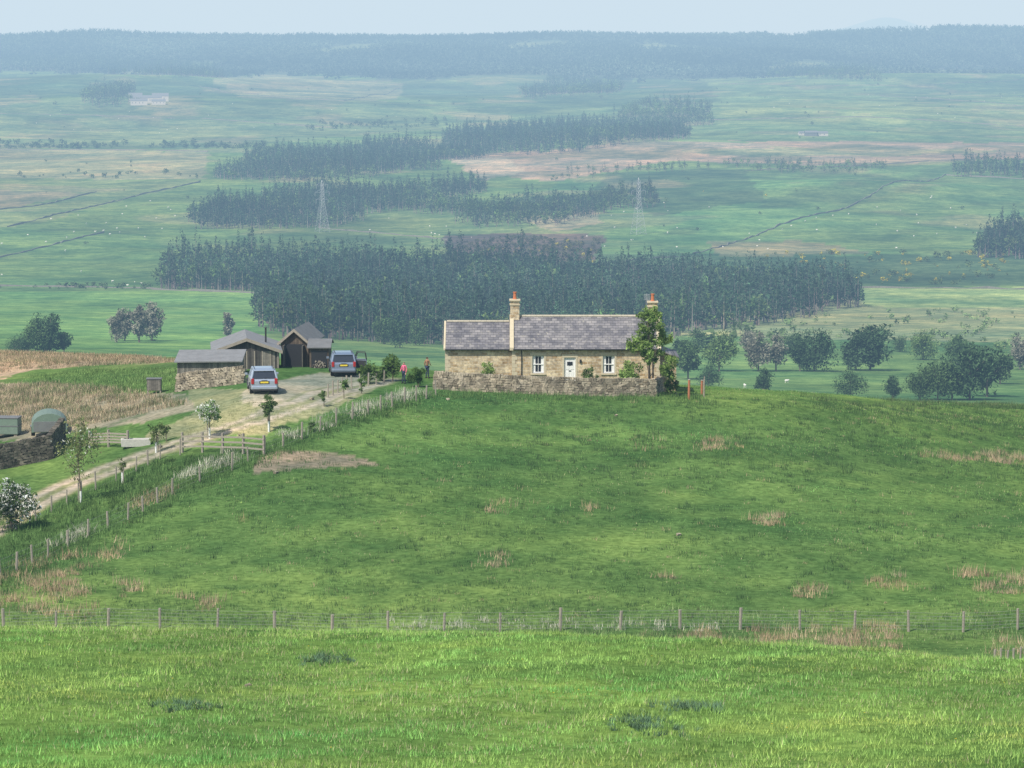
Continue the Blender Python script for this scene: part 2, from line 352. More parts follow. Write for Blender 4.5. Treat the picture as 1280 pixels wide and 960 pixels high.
wood('conifer_plantation',[(-60,82),(150,90),(275,99),(270,84),(100,76),(-60,72)],5500,7600,13,16,.1)
wood('conifer_plantation',[(930,212),(1110,214),(1110,210),(980,206)],2500,3800,9,8,.6)
wood('young_plantation',[(700,226),(850,216),(930,214),(1000,210),(840,208),(710,216)],2600,3900,13,8,.9,drop=.3)
wood('mixed_woodland',[(960,96),(1100,100),(1095,90),(980,86)],5200,6900,13,15,.4)
# far forest on the skyline
big=[conifer_tpl(16,.05,.5,.15,(.055,.085,.062)) for _ in range(8)]
p=scatter_poly([(-250,92),(0,88),(150,92),(270,97),(350,91),(430,95),(560,101),(660,103),(780,100),(890,98),(1100,94),(1280,91),(1530,92),(1530,15),(-250,15)],6250,9000,18,0,True)
p=p[sn(S4,p[:,0]*3.1,p[:,1]*1.2)<.95]
n=len(p); print('skyline',n)
patch=1+.35*sn(S3,p[:,0],p[:,1]*.4)+.3*sn(S4,p[:,0],p[:,1]*1.5); hh=rng.uniform(8,16,n)*(1+.3*sn(S4,p[:,0]*2,p[:,1]))
T,C=replicate(big,p,np.clip(hh,5,21),rng.uniform(12,20,n),np.clip(patch,.5,2.0)[:,None]*np.ones(3)*rng.uniform(.8,1.2,(n,1))); soup('skyline_forest',T,C,M_far)
# scrub and gorse
bush=[broad_tpl(40,.7,.13,(.075,.125,.045),0.0,5) for _ in range(5)]
def scrub(name,poly,D0,D1,sp,h,drop,tint=(1,1,1),tv=.3):
    p=scatter_poly(poly,D0,D1,sp,drop); 
    if len(p): p=p[sn(S6,p[:,0]*1.7,p[:,1]*1.7)>-.5]
    n=len(p)
    if not n: print('EMPTY',name); return
    hs=h*rng.uniform(.4,1.3,n); T,C=replicate(bush,p,hs,hs*rng.uniform(.8,1.8,n),np.array(tint)*rng.uniform(1-tv,1+tv,(n,1))); soup(name,T,C,M_far)
scrub('heath_scrub',[(555,306),(640,296),(757,300),(745,322),(700,336),(600,332),(560,318)],1800,2400,5,2.2,.35,(1.1,.65,.8))
gorse=(4.8,2.5,.6)
scrub('gorse',[(560,318),(740,300),(740,330),(560,330)],1800,2400,8,1.8,.75,gorse)
scrub('gorse',[(940,318),(1260,316),(1260,345),(1100,358),(960,345)],1600,2200,10,2.6,.82,gorse)
scrub('gorse',[(560,262),(560,245),(980,236),(980,252)],2200,2900,22,1.8,.93,gorse)
scrub('scrub',[(940,318),(1260,316),(1260,358),(960,358)],1600,2200,9,3,.78,(1.2,1.1,1))
scrub('scrub',[(-20,186),(330,186),(330,180),(-20,178)],3300,4300,9,5,.55,(.8,.8,.9))
scrub('scrub',[(-20,362),(190,362),(190,358),(-20,357)],1500,1900,5,2.5,.5)
scrub('scrub',[(20,224),(250,224),(250,216),(20,215)],2600,3400,12,4,.75,(.8,.8,.8))
scrub('scrub',[(380,165),(560,160),(560,150),(380,155)],3800,5000,14,6,.7,(.9,.9,.9))
scrub('scrub',[(1040,118),(1280,115),(1280,100),(960,97)],4500,6800,40,4,.9,(.9,.9,.9))
scrub('hawthorn_scrub',[(940,440),(1280,440),(1280,385),(960,395)],850,1500,9,2.4,.7,(2.1,1.9,1.9))
scrub('scrub',[(870,440),(1000,440),(1000,412),(870,420)],850,1400,10,5,.7,(1.3,1.2,1.2))
scrub('scrub',[(-20,180),(1280,180),(1280,105),(-20,105)],3600,6500,60,4,.88,(.9,.9,.9))
scrub('scrub',[(-20,350),(1280,350),(1280,200),(-20,200)],1700,3400,45,2.5,.9,(.9,.9,.9))
# ---------------------------------------------------------------- broadleaf trees (valley individuals)
M_bark=simple('bark',(.16,.13,.10),.95,0,.1,.35,8,.5)
def tree_soup(seed,h,rx,base,nl,sz,colr,ncl=26,var=.35,cs=1.0):
    r=np.random.default_rng(seed)
    cc=r.normal(size=(ncl,3)); cc/=np.linalg.norm(cc,axis=1)[:,None]; cc*=r.random((ncl,1))**.45
    cz=(h+base)/2; rz=(h-base)/2
    cc=cc*np.array((rx*.78,rx*.78,rz*.82))+np.array((0,0,cz))
    cc[:,0]+=r.normal(0,.08*rx); 
    k=r.integers(0,ncl,nl); cr=rx*(.2+.22*r.random(ncl))*cs
    d=r.normal(size=(nl,3)); d/=np.linalg.norm(d,axis=1)[:,None]; d*=(r.random((nl,1))**.45)*cr[k][:,None]
    cen=cc[k]+d; L=cen[:,None,:]+r.normal(size=(nl,3,3))*sz*(.6+.8*r.random((nl,1,1)))
    sh=(1-var+2*var*r.random(ncl))[k][:,None]*(.7+.6*r.random((nl,1)))
    return L,np.array(colr)*sh,cc
def tree(name,loc,h,rx,base=None,nl=1500,sz=.3,colr=(.05,.095,.03),ncl=26,tr=None,mat=None,seed=None,cs=1.0):
    base=h*.2 if base is None else base; tr=h*.022 if tr is None else tr; seed=seed or random.randint(1,99999)
    e=empty(name,loc,random.uniform(0,6.28)); L,C,cc=tree_soup(seed,h,rx,base,nl,sz,colr,ncl,.35,cs)
    soup('crown',L,C,mat or M_leaf,e)
    b=MB(); top=Vector((random.uniform(-.05,.05)*h,random.uniform(-.05,.05)*h,h*.8))
    b.tube([(0,0,-.3),(0,0,base*.6),(top.x*.5,top.y*.5,h*.5),top],[tr*1.25,tr,tr*.6,tr*.15],7)
    for q in cc[:14]:
        f=min(max((q[2]-h*.12)/h,.15),.6); st=Vector((top.x*f,top.y*f,h*f*.75)); q=Vector(q)
        mid=(st+q)/2+Vector((0,0,-.04*h)); b.tube([st,mid,q],[tr*.45,tr*.28,tr*.08],5)
    b.make('trunk_and_limbs',M_bark,e); return e
def vt(px_,py_,wpx,hpx,D,colr,nl=3400,**k):
    pt=G(px_,py_,D*.8,D*1.25); D=pt.y; s=4000/D; h=hpx/s*1.14; return tree('broadleaf_tree',pt,h,wpx/s/2*1.15,base=h*.04,nl=nl,sz=.022*h,colr=colr,mat=M_far,cs=1.35,**k)
dk=(.055,.10,.044); md=(.08,.135,.05); lt=(.12,.19,.06); gy=(.20,.20,.15)
for a in [(899,464,46,44,820,lt),(948,464,34,44,830,gy),(970,464,28,42,850,gy),(1018,464,58,48,800,dk),(1000,464,30,34,810,dk),(1060,462,20,26,820,dk),(1088,463,48,56,800,dk),(1070,463,36,42,805,dk),(1154,450,44,34,900,lt),
          (1150,500,40,36,750,md),(1172,500,50,42,750,md),(1190,500,46,50,760,dk),(1212,500,54,64,750,dk),(1234,496,50,60,770,dk),(1196,462,38,40,850,md),(1250,480,26,40,800,md),(1062,497,44,28,740,dk),(1116,500,22,28,735,dk),(955,494,24,30,740,dk),(886,484,34,24,760,dk),
          (62,443,44,50,900,dk),(44,443,36,34,900,md),(30,443,30,22,900,dk),(80,443,20,30,900,dk),(18,443,30,16,900,dk),(156,426,22,38,1000,gy),(190,426,30,44,1000,gy),(174,428,20,48,1010,gy),(146,428,20,32,1000,gy),
          (935,440,20,25,950,gy),(1275,462,30,40,850,gy),(480,430,30,30,1050,md),(500,435,34,32,1000,dk),(520,432,30,28,1000,md),(285,426,14,34,1000,gy),(860,474,30,44,780,md),(872,440,24,26,900,md),(852,462,24,38,800,dk),(990,440,26,22,900,md),(1125,440,22,18,930,md)]:
    vt(*a)
# ---------------------------------------------------------------- distant walls, sheep, pylons, farms
M_dwall=simple('weathered_stone_wall',(.20,.19,.165),.95,0,.1,.4,.8,.5)
def far_wall(pts,D0,D1,h=1.15,w=.7,mat=None,name='field_wall'):
    W_=[]
    for p_ in pts: W_.append(G(p_[0],p_[1],D0,D1))
    L=[]
    for q,r in zip(W_[:-1],W_[1:]):
        n=max(2,int((r-q).length/10))
        for i in range(n): 
            t=i/n; v_=q.lerp(r,t); L.append(v_+Vector((random.uniform(-1,1),random.uniform(-3,3),0)))
    L.append(W_[-1])
    vs=[];fs=[]
    for i,q in enumerate(L):
        t=(L[min(i+1,len(L)-1)]-L[max(i-1,0)]); t.z=0; t.normalize(); n_=Vector((-t.y,t.x,0))*w/2; z=float(H(q.x,q.y)); hh_=h*random.uniform(.25,1.2)
        for sg,zz in ((-1,-.4),(-.7,hh_),(.7,hh_),(1,-.4)): vs.append((q.x+n_.x*sg,q.y+n_.y*sg,z+zz))
    for i in range(len(L)-1):
        for j in range(3): fs.append((i*4+j,i*4+j+1,i*4+j+5,i*4+j+4))
    mobj(name,vs,fs,mat or M_dwall)
for pts,a_,b_ in [([(868,318),(960,288),(1080,250),(1182,219)],1700,3600),([(-60,360),(0,358),(100,359),(190,361)],1500,2000),([(-60,334),(0,322),(60,308),(130,291)],1600,2500),
    ([(10,284),(90,264),(180,242),(250,228)],1900,3200),([(1182,219),(1290,224),(1400,228)],2300,3500),([(1075,360),(1290,362),(1400,362)],1500,2000),([(190,362),(350,368)],1400,2000),
    ([(250,108),(330,120),(430,126),(500,108)],4200,6000),([(560,318),(700,336),(870,320)],1600,2400),([(120,240),(0,262)],2000,3400),
    ([(885,150),(1280,158)],3600,5500),([(400,285),(560,300)],2000,2700),([(900,104),(1000,108),(1150,108),(1280,100)],5000,6000),([(0,142),(250,148),(420,160)],3600,5600),([(-40,186),(260,190)],2900,4400),([(930,214),(1100,206),(1280,200)],2700,3800),([(1100,120),(1290,135)],4000,6000)]:
    far_wall(pts,a_,b_)
def sheep_soup():
    b=MB(); b.tube([(-.5,0,.62),(-.42,0,.64),(-.2,0,.63),(.15,0,.63),(.42,0,.68),(.52,0,.7)],[.1,.24,.29,.28,.22,.1],8)
    b.tube([(.42,0,.74),(.6,0,.86),(.78,0,.76)],[.13,.11,.06],6)
    for x in (-.34,.32):
        for y in (-.13,.13): b.tube([(x,y,.5),(x-.03,y,.25),(x,y,0)],[.07,.04,.035],4)
    T=[]
    for f in b.f:
        for i in range(1,len(f)-1): T.append([b.v[f[0]],b.v[f[i]],b.v[f[i+1]]])
    return np.array(T)
ST_=sheep_soup(); pos=[]
for poly,D0,D1,n in [([(0,360),(180,362),(180,340),(0,340)],1500,2200,7),([(440,300),(640,300),(640,270),(440,265)],1900,2600,12),([(880,300),(1180,240),(1280,310),(900,316)],1800,3000,30),
   ([(0,330),(200,300),(240,240),(0,280)],1700,3000,26),([(860,310),(700,320),(760,260),(900,240)],1900,2900,14),([(950,150),(1280,150),(1280,110),(950,110)],4000,6000,30),([(20,170),(500,170),(500,130),(20,130)],3800,5400,30),([(860,486),(1020,486),(1000,470),(870,470)],720,900,2)]:
    p=scatter_poly(poly,D0,D1,12); 
    if len(p): pos.append(p[rng.choice(len(p),min(n,len(p)),replace=False)])
pos=np.concatenate(pos); T,C=replicate([(ST_,np.tile((.75,.73,.66),(len(ST_),1)))],pos,rng.uniform(.9,1.3,len(pos))); soup('sheep_flock',T,C,M_far)
M_steel=simple('galvanised_steel',(.42,.44,.45),.5,.3,.5,.1,1)
def pylon(pt,h):
    e=empty('electricity_pylon',pt,.5); b=MB(); R=.10
    prof_=[(0,4.0),(.2,3.0),(.42,2.0),(.6,1.2),(.8,1.0),(.93,.8)]
    cs=[(-1,-1),(1,-1),(1,1),(-1,1)]
    for a_,b_ in cs: b.tube([(a_*w,b_*w,z*h) for z,w in prof_]+[(0,0,h)],R,4)
    lv=[];n=15
    for i in range(n): 
        z=i/(n-1)*.93; w=np.interp(z,[q[0] for q in prof_],[q[1] for q in prof_]); lv.append((z*h,w))
    for (z0,w0),(z1,w1) in zip(lv[:-1],lv[1:]):
        for k in range(4):
            a_,c_=cs[k],cs[(k+1)%4]
            b.tube([(a_[0]*w0,a_[1]*w0,z0),(c_[0]*w1,c_[1]*w1,z1)],R*.6,3,False); b.tube([(c_[0]*w0,c_[1]*w0,z0),(a_[0]*w1,a_[1]*w1,z1)],R*.6,3,False)
    for zf,L in ((.62,4.6),(.76,5.5),(.9,4.2)):
        for sg in (-1,1):
            for yy in (-.9,.9): b.tube([(sg*.8,yy,zf*h),(sg*L,0,zf*h+.3)],R*.8,3); b.tube([(sg*.8,yy,zf*h+2.2),(sg*L,0,zf*h+.3)],R*.7,3)
            b.tube([(sg*L,0,zf*h+.3),(sg*L,0,zf*h-2.3)],.1,4)
    b.make('lattice',M_steel,e); return e
for a_,b_,c_ in ((403,290,65),(798,293,71)):
    q=G(a_,b_,1900,2600); pylon(q,c_/4000*q.y)
M_white=simple('lime_render',(.5,.48,.44),.9,0,.2,.12,2); M_slated=simple('far_slate',(.16,.17,.18),.8,0,.3,.2,2)
def farm(px_,py_,D0,D1,units):
    q=G(px_,py_,D0,D1); e=empty('farm_buildings',q,.1)
    for i,(dx,dy,L,w,h,mt) in enumerate(units):
        z=float(H(q.x+dx,q.y+dy))-q.z
        mobj('walls_%d'%i,[(dx-L/2,dy-w/2,z-2),(dx+L/2,dy-w/2,z-2),(dx+L/2,dy+w/2,z-2),(dx-L/2,dy+w/2,z-2),(dx-L/2,dy-w/2,z+h),(dx+L/2,dy-w/2,z+h),(dx+L/2,dy+w/2,z+h),(dx-L/2,dy+w/2,z+h),(dx-L/2,dy,z+h*1.5),(dx+L/2,dy,z+h*1.5)],
             [(0,1,5,4),(2,3,7,6),(0,4,8,7,3),(1,2,6,9,5)],mt,e)
        mobj('roof_%d'%i,[(dx-L/2-.3,dy-w/2-.4,z+h-.1),(dx+L/2+.3,dy-w/2-.4,z+h-.1),(dx+L/2+.3,dy,z+h*1.5+.1),(dx-L/2-.3,dy,z+h*1.5+.1),(dx+L/2+.3,dy+w/2+.4,z+h-.1),(dx-L/2-.3,dy+w/2+.4,z+h-.1)],[(0,1,2,3),(3,2,4,5)],M_slated,e)
        for k in range(int(L//5)): 
            xx=dx-L/2+2.5+k*5; box('window_%d_%d'%(i,k),xx-.5,xx+.5,dy-w/2-.03,dy-w/2+.02,z+h*.35,z+h*.7,M_slated,e)
farm(186,131,4200,5800,[(-14,0,24,9,6,M_white),(14,4,20,9,5,M_white),(-4,34,44,12,7,M_white),(-20,60,20,8,8,M_white),(16,66,24,9,8,M_white)])
farm(1020,170,3300,4600,[(-6,0,14,7,4,M_slated),(8,3,12,8,3.5,M_white),(-14,12,8,6,3,M_white)])
# ---------------------------------------------------------------- GRASS
def blades(name,pos,h,w,colr,lean=.5,mat=None):
    n=len(pos); a=rng.random(n)*6.283; d=np.stack([np.cos(a),np.sin(a),np.zeros(n)],1)*w[:,None]/2
    b=rng.random(n)*6.283; l=(rng.random(n)**1.0*lean*h)[:,None]; tip=pos+np.stack([np.cos(b),np.sin(b),np.zeros(n)],1)*l; tip[:,2]+=h
    base=pos.copy(); base[:,2]-=.02
    return soup(name,np.stack([base-d,base+d,tip],1),colr,mat or M_grass)
def area(U0,U1,D0,D1,n,pw=1):
    D=np.sqrt(rng.random(n)*(D1**2-D0**2)+D0**2); U=rng.uniform(U0,U1,n); x=(U-640)/3974*D; return x,D
def grass_cols(x,y,base,v=.35,dry=.06):
    n=len(x); k=sn(S2,x*1.3,y*1.3)[:,None]*.12+sn(S1,x*.7,y*.7)[:,None]*.14+sn(S5,x*1.4,y)[:,None]*.10+sn(S0,x,y)[:,None]*.18
    hue=1+.13*sn(S5,y*1.1,x*1.1)+.1*sn(S1,y,x)
    c=np.array(base)*np.clip(1+k,.4,1.8)*rng.uniform(1-v,1+v,(n,1)); c[:,0]*=hue
    dr=rng.random(n)<dry*np.clip(1+1.5*sn(S5,x*.8,y*1.2)+sn(S0,y,x),.1,4); c[dr]=np.array((.48,.45,.26))*rng.uniform(.7,1.15,(dr.sum(),1))
    return np.clip(c,0.005,1)
x,y=area(-150,1430,50,106,430000); z=H(x,y)
hmod=np.clip(1+.5*sn(S1,x*1.8,y*1.8)+.6*sn(S0,x,y),.25,2.8)
blades('foreground_grass',np.stack([x,y,z],1),rng.uniform(.035,.10,len(x))*hmod,rng.uniform(.010,.024,len(x)),grass_cols(x,y,(.245,.40,.105),.5,.08),.95)
x,y=area(-150,1430,150,325,330000); z=H(x,y); a_,b_=project(x,y,z)
bare=inpoly(a_,b_,[(-300,440),(560,440),(560,486),(420,520),(330,560),(480,580),(330,592),(300,585),(190,575),(-300,800)])
x,y,z=x[~bare],y[~bare],z[~bare]
hm=np.clip(1+.6*sn(S5,x,y)+.4*sn(S1,x,y),.3,2.5)
blades('pasture_grass',np.stack([x,y,z],1),rng.uniform(.04,.10,len(x))*hm,rng.uniform(.02,.05,len(x)),grass_cols(x,y,(.158,.275,.078),.4),.9)
def tufts(name,cen,nb,h,rad,colr,w=.03,lean=.6,cv=.3):
    n=len(cen); k=np.repeat(np.arange(n),nb); m=len(k); sc=rng.uniform(.5,1.45,n)[k]
    off=rng.normal(size=(m,2))*rad*sc[:,None]; x=cen[k,0]+off[:,0]; y=cen[k,1]+off[:,1]
    c_=np.array(colr)*1.15; c_=(c_ if c_.ndim==2 else np.tile(c_,(n,1)))[k]*rng.uniform(1-cv,1+cv,(m,1))
    blades(name,np.stack([x,y,H(x,y)],1),h*sc*rng.uniform(.5,1.1,m),np.full(m,w)*rng.uniform(.6,1.3,m),c_,lean)
def cen_poly(poly,D0,D1,n,clump=0):
    p=scatter_poly(poly,D0,D1,.6)
    if clump and len(p): p=p[(sn(S1,p[:,0]*.8,p[:,1]*.8)+sn(S0,p[:,0]*.4,p[:,1]*.4))>clump]
    return p[rng.choice(len(p),min(n,len(p)),replace=False)] if len(p) else np.zeros((0,3))
field=[(-100,800),(1400,800),(1400,508),(850,497),(540,497),(330,570),(220,625),(-100,760)]
c0=cen_poly(field,152,330,7500); dens=sn(S5,c0[:,0]*.8,c0[:,1]*.8)+.7*sn(S2,c0[:,0],c0[:,1]); c0=c0[dens>-.1]
tufts('rush_tufts',c0,16,.20,.16,(.072,.135,.045))
c0=cen_poly(field,152,330,1600); tufts('rush_tufts',c0,22,.31,.20,(.055,.10,.040))
c0=cen_poly([(650,600),(1400,600),(1400,510),(840,503),(620,520)],200,330,800); tufts('rush_tufts',c0,24,.36,.26,(.058,.098,.042))
c0=cen_poly([(-100,930),(1400,930),(1400,800),(-100,790)],55,100,700); tufts('grass_tussocks',c0,30,.13,.10,(.14,.235,.075),.014)
c0=cen_poly([(-100,800),(1400,800),(1400,764),(-100,760)],150,176,700); tufts('fence_line_grass',c0,18,.26,.18,np.clip(np.array((.18,.24,.10))*rng.uniform(.4,1.5,(len(c0),1)),0,1),.03)
c0=cen_poly([(480,786),(900,790),(900,778),(480,774)],155,176,60); tufts('bleached_long_grass',c0,18,.30,.18,(.48,.47,.37),.03)
rb=(.38,.295,.185)
for poly,n in [([(872,564),(930,564),(925,550),(880,548)],60),([(1150,578),(1240,580),(1290,584),(1290,564),(1150,566)],90),([(930,658),(985,658),(975,640),(945,640)],20),([(1090,737),(1130,737),(1130,718),(1090,718)],26),
    ([(1205,742),(1240,742),(1240,700),(1205,705)],44),([(1245,742),(1300,744),(1300,715),(1250,720)],34),([(990,747),(1030,747),(1025,732),(995,732)],16),([(815,724),(870,724),(870,708),(820,710)],16),
    ([(600,712),(640,714),(640,692),(600,692)],14),([(220,764),(270,766),(265,732),(225,736)],36),([(-20,768),(120,772),(110,690),(60,697),(-20,725)],210),([(120,702),(150,702),(150,672),(120,675)],20),
    ([(160,640),(215,622),(215,605),(160,625)],40),([(940,812),(1120,817),(1120,780),(940,785)],100),([(835,808),(900,808),(900,788),(840,790)],28),([(1240,820),(1290,820),(1290,800),(1240,800)],12),([(610,642),(640,642),(640,626),(610,626)],6),([(730,640),(745,640),(745,630),(730,630)],4),([(800,562),(830,562),(830,550),(800,552)],8),
    ([(150,747),(175,747),(175,725),(150,725)],10),([(300,662),(320,662),(320,650),(300,650)],5)]:
    q=cen_poly(poly,145,320,n,.05)
    if len(q): tufts('dry_rush_clump',q,26,.44,.28,np.clip(np.array(rb)*rng.uniform(.6,1.3,(len(q),1))*rng.uniform(.92,1.08,(len(q),3)),0,1),.03,.6)
q=cen_poly(field,152,320,300,.1); tufts('dry_rush_clump',q,14,.24,.2,(.33,.28,.16))
verge=[(0,650),(45,645),(190,578),(330,560),(420,522),(545,488),(545,497),(420,545),(300,592),(220,628),(110,690),(0,745)]
q=cen_poly(verge,160,290,2800); tufts('verge_grass',q,20,.38,.25,np.clip(np.array((.09,.155,.05))*rng.uniform(.5,1.6,(len(q),1)),0,1),.04)
for poly,n in [([(350,542),(400,520),(470,500),(525,484),(532,494),(480,512),(420,534),(360,554)],520),([(205,590),(290,566),(300,580),(230,600)],170),([(60,680),(110,655),(115,665),(70,690)],16)]:
    q=cen_poly(poly,180,290,n,.05); tufts('bleached_long_grass',q,22,.5,.25,np.clip(np.array((.54,.53,.41))*rng.uniform(.5,1.2,(len(q),1)),0,1),.035,.8)
q=cen_poly([(-60,548),(100,534),(235,505),(180,490),(60,480),(-60,485)],210,330,3400); tufts('dry_moor_grass',q,16,.36,.28,np.clip(np.array((.41,.335,.22))*rng.uniform(.4,1.3,(len(q),1)),0,1),.045)
q=cen_poly([(-60,548),(100,534),(235,505),(180,490),(60,480),(-60,485)],210,330,800,.2); tufts('rush_tufts',q,18,.42,.25,(.12,.15,.065),.04)
q=cen_poly([(-60,474),(40,462),(150,456),(232,452),(100,440),(-60,438)],270,370,2200); tufts('dry_moor_grass',q,16,.36,.28,np.clip(np.array((.38,.30,.19))*rng.uniform(.4,1.3,(len(q),1)),0,1),.045)
q=cen_poly([(-60,474),(40,462),(150,456),(232,452),(100,440),(-60,438)],270,370,500,.2); tufts('rush_tufts',q,16,.4,.28,(.12,.15,.065),.045)
q=cen_poly([(30,488),(110,494),(230,490),(225,460),(110,462),(40,470)],240,340,1300); tufts('rough_grass',q,14,.26,.25,np.clip(np.array((.14,.22,.07))*rng.uniform(.5,1.5,(len(q),1)),0,1),.04)
q=cen_poly([(230,545),(330,545),(350,528),(400,512),(300,500),(240,515)],200,270,420); tufts('rough_grass',q,12,.14,.2,np.clip(np.array((.28,.29,.14))*rng.uniform(.6,1.4,(len(q),1)),0,1),.03)
for (a_,b_,w_,n) in [(407,826,26,40),(230,884,44,26),(865,885,44,44),(800,908,50,50)]:
    o=G(a_,b_,52,100); s=4000/o.y; cs_=np.stack([o.x+rng.normal(0,w_/s*.5,n),o.y+rng.normal(0,.5,n),np.zeros(n)],1)
    tufts('thistle_patch',cs_,24,.15,.05,np.tile((.105,.175,.10),(n,1))*rng.uniform(.5,1.5,(n,1)),.022,1.3)
q=cen_poly([(-50,950),(1330,950),(1330,840),(-50,800)],54,100,26); T=[];C=[]
for v in q:
    z=float(H(v[0],v[1]))+.13
    for k in range(8):
        a_,b_=6.283*k/8,6.283*(k+1)/8; T.append([(v[0],v[1],z),(v[0]+.022*math.cos(a_),v[1]+.022*math.sin(a_),z-.004),(v[0]+.022*math.cos(b_),v[1]+.022*math.sin(b_),z-.004)]); C.append((.8,.6,.04))
    T.append([(v[0]-.004,v[1],z-.13),(v[0]+.004,v[1],z-.13),(v[0],v[1],z)]); C.append((.15,.25,.05))
soup('dandelions',np.array(T),np.array(C),M_leaf)
# ---------------------------------------------------------------- stone materials
def stone_mat(name,c1,c2,scale=1.4):
    m,nt,out=newmat(name); tc=nd(nt,'ShaderNodeTexCoord'); v=nd(nt,'ShaderNodeTexVoronoi'); v.inputs['Scale'].default_value=scale*2
    nt.links.new(tc.outputs['Object'],v.inputs['Vector']); n1=noise(nt,9); n2=noise(nt,1.2)
    sep=nd(nt,'ShaderNodeSeparateColor'); nt.links.new(v.outputs['Color'],sep.inputs[0])
    c=mixc(nt,c1,c2,sep.outputs[0]); c=mixc(nt,c,ramp(nt,n1,.3,.7,(.6,.6,.62),(1.25,1.2,1.15)),.8,'MULTIPLY'); c=mixc(nt,c,ramp(nt,n2,.35,.65,(.7,.72,.72),(1.2,1.18,1.1)),.7,'MULTIPLY')
    principled(nt,out,c,.95,0,.1,n1,.6,.03); return m
M_dry=stone_mat('dry_stone',(.19,.165,.125),(.50,.44,.34))
M_dark=stone_mat('dark_dry_stone',(.08,.075,.06),(.22,.20,.165))
def rubble_mat():
    m,nt,out=newmat('sandstone_rubble'); tc=nd(nt,'ShaderNodeTexCoord'); sp=nd(nt,'ShaderNodeSeparateXYZ'); nt.links.new(tc.outputs['Object'],sp.inputs[0])
    ad=nd(nt,'ShaderNodeMath',operation='ADD'); nt.links.new(sp.outputs[0],ad.inputs[0]); nt.links.new(sp.outputs[1],ad.inputs[1])
    cb=nd(nt,'ShaderNodeCombineXYZ'); nt.links.new(ad.outputs[0],cb.inputs[0]); nt.links.new(sp.outputs[2],cb.inputs[1])
    nz=nd(nt,'ShaderNodeTexNoise'); nz.inputs['Scale'].default_value=2.5; nt.links.new(cb.outputs[0],nz.inputs['Vector'])
    vm=nd(nt,'ShaderNodeVectorMath',operation='MULTIPLY_ADD'); nt.links.new(nz.outputs['Color'],vm.inputs[0]); vm.inputs[1].default_value=(.16,.12,0); nt.links.new(cb.outputs[0],vm.inputs[2])
    br=nd(nt,'ShaderNodeTexBrick'); br.inputs['Scale'].default_value=1; br.inputs['Brick Width'].default_value=.46; br.inputs['Row Height'].default_value=.23; br.inputs['Mortar Size'].default_value=.02; br.inputs['Mortar Smooth'].default_value=.4
    br.inputs['Color1'].default_value=(.38,.28,.16,1); br.inputs['Color2'].default_value=(.70,.61,.43,1); br.inputs['Mortar'].default_value=(.56,.52,.42,1); br.inputs['Bias'].default_value=0
    nt.links.new(vm.outputs[0],br.inputs['Vector'])
    n1=noise(nt,5,5); n2=noise(nt,.8,4)
    c=mixc(nt,br.outputs['Color'],ramp(nt,n1,.3,.7,(.55,.53,.52),(1.3,1.25,1.2)),.9,'MULTIPLY'); c=mixc(nt,c,ramp(nt,n2,.35,.65,(.72,.70,.70),(1.18,1.15,1.08)),.8,'MULTIPLY')
    principled(nt,out,c,.93,0,.15,br.outputs['Fac'],.4,-.03); return m
M_rub=rubble_mat()
def slate_mat():
    m,nt,out=newmat('slate_roof'); tc=nd(nt,'ShaderNodeTexCoord'); sp=nd(nt,'ShaderNodeSeparateXYZ'); nt.links.new(tc.outputs['Object'],sp.inputs[0])
    cb=nd(nt,'ShaderNodeCombineXYZ'); nt.links.new(sp.outputs[0],cb.inputs[0]); nt.links.new(sp.outputs[2],cb.inputs[1])
    br=nd(nt,'ShaderNodeTexBrick'); br.inputs['Scale'].default_value=1; br.inputs['Brick Width'].default_value=.42; br.inputs['Row Height'].default_value=.17; br.inputs['Mortar Size'].default_value=.012
    br.inputs['Color1'].default_value=(.12,.12,.135,1); br.inputs['Color2'].default_value=(.25,.24,.245,1); br.inputs['Mortar'].default_value=(.07,.07,.075,1); nt.links.new(cb.outputs[0],br.inputs['Vector'])
    n1=noise(nt,3.5,6,.75); n2=noise(nt,.9,4)
    c=mixc(nt,br.outputs['Color'],(.36,.34,.28),ramp(nt,n1,.56,.72)); c=mixc(nt,c,ramp(nt,n2,.35,.65,(.7,.7,.74),(1.25,1.22,1.15)),.9,'MULTIPLY')
    principled(nt,out,c,.75,0,.3,br.outputs['Fac'],.4,-.02); return m
M_slate=slate_mat()
M_dress=simple('dressed_sandstone',(.54,.47,.33),.9,0,.2,.2,5); M_wpaint=simple('white_paint',(.78,.78,.74),.5,0,.4,.06,4,.05)
M_glassd=simple('window_glass',(.03,.035,.045),.08,0,.8,.2,2,.02); M_pot=simple('terracotta',(.48,.17,.08),.8,0,.2,.2,6); M_ridge=simple('stone_ridge',(.44,.40,.31),.9,0,.2,.25,3)
M_black=simple('iron_and_shade_black',(.025,.025,.028),.5,0,.4,.2,8); M_wood=simple('weathered_timber',(.32,.285,.23),.9,0,.15,.35,7,.4); M_wire=simple('fence_wire',(.30,.31,.30),.6,.2,.3,.1,3)
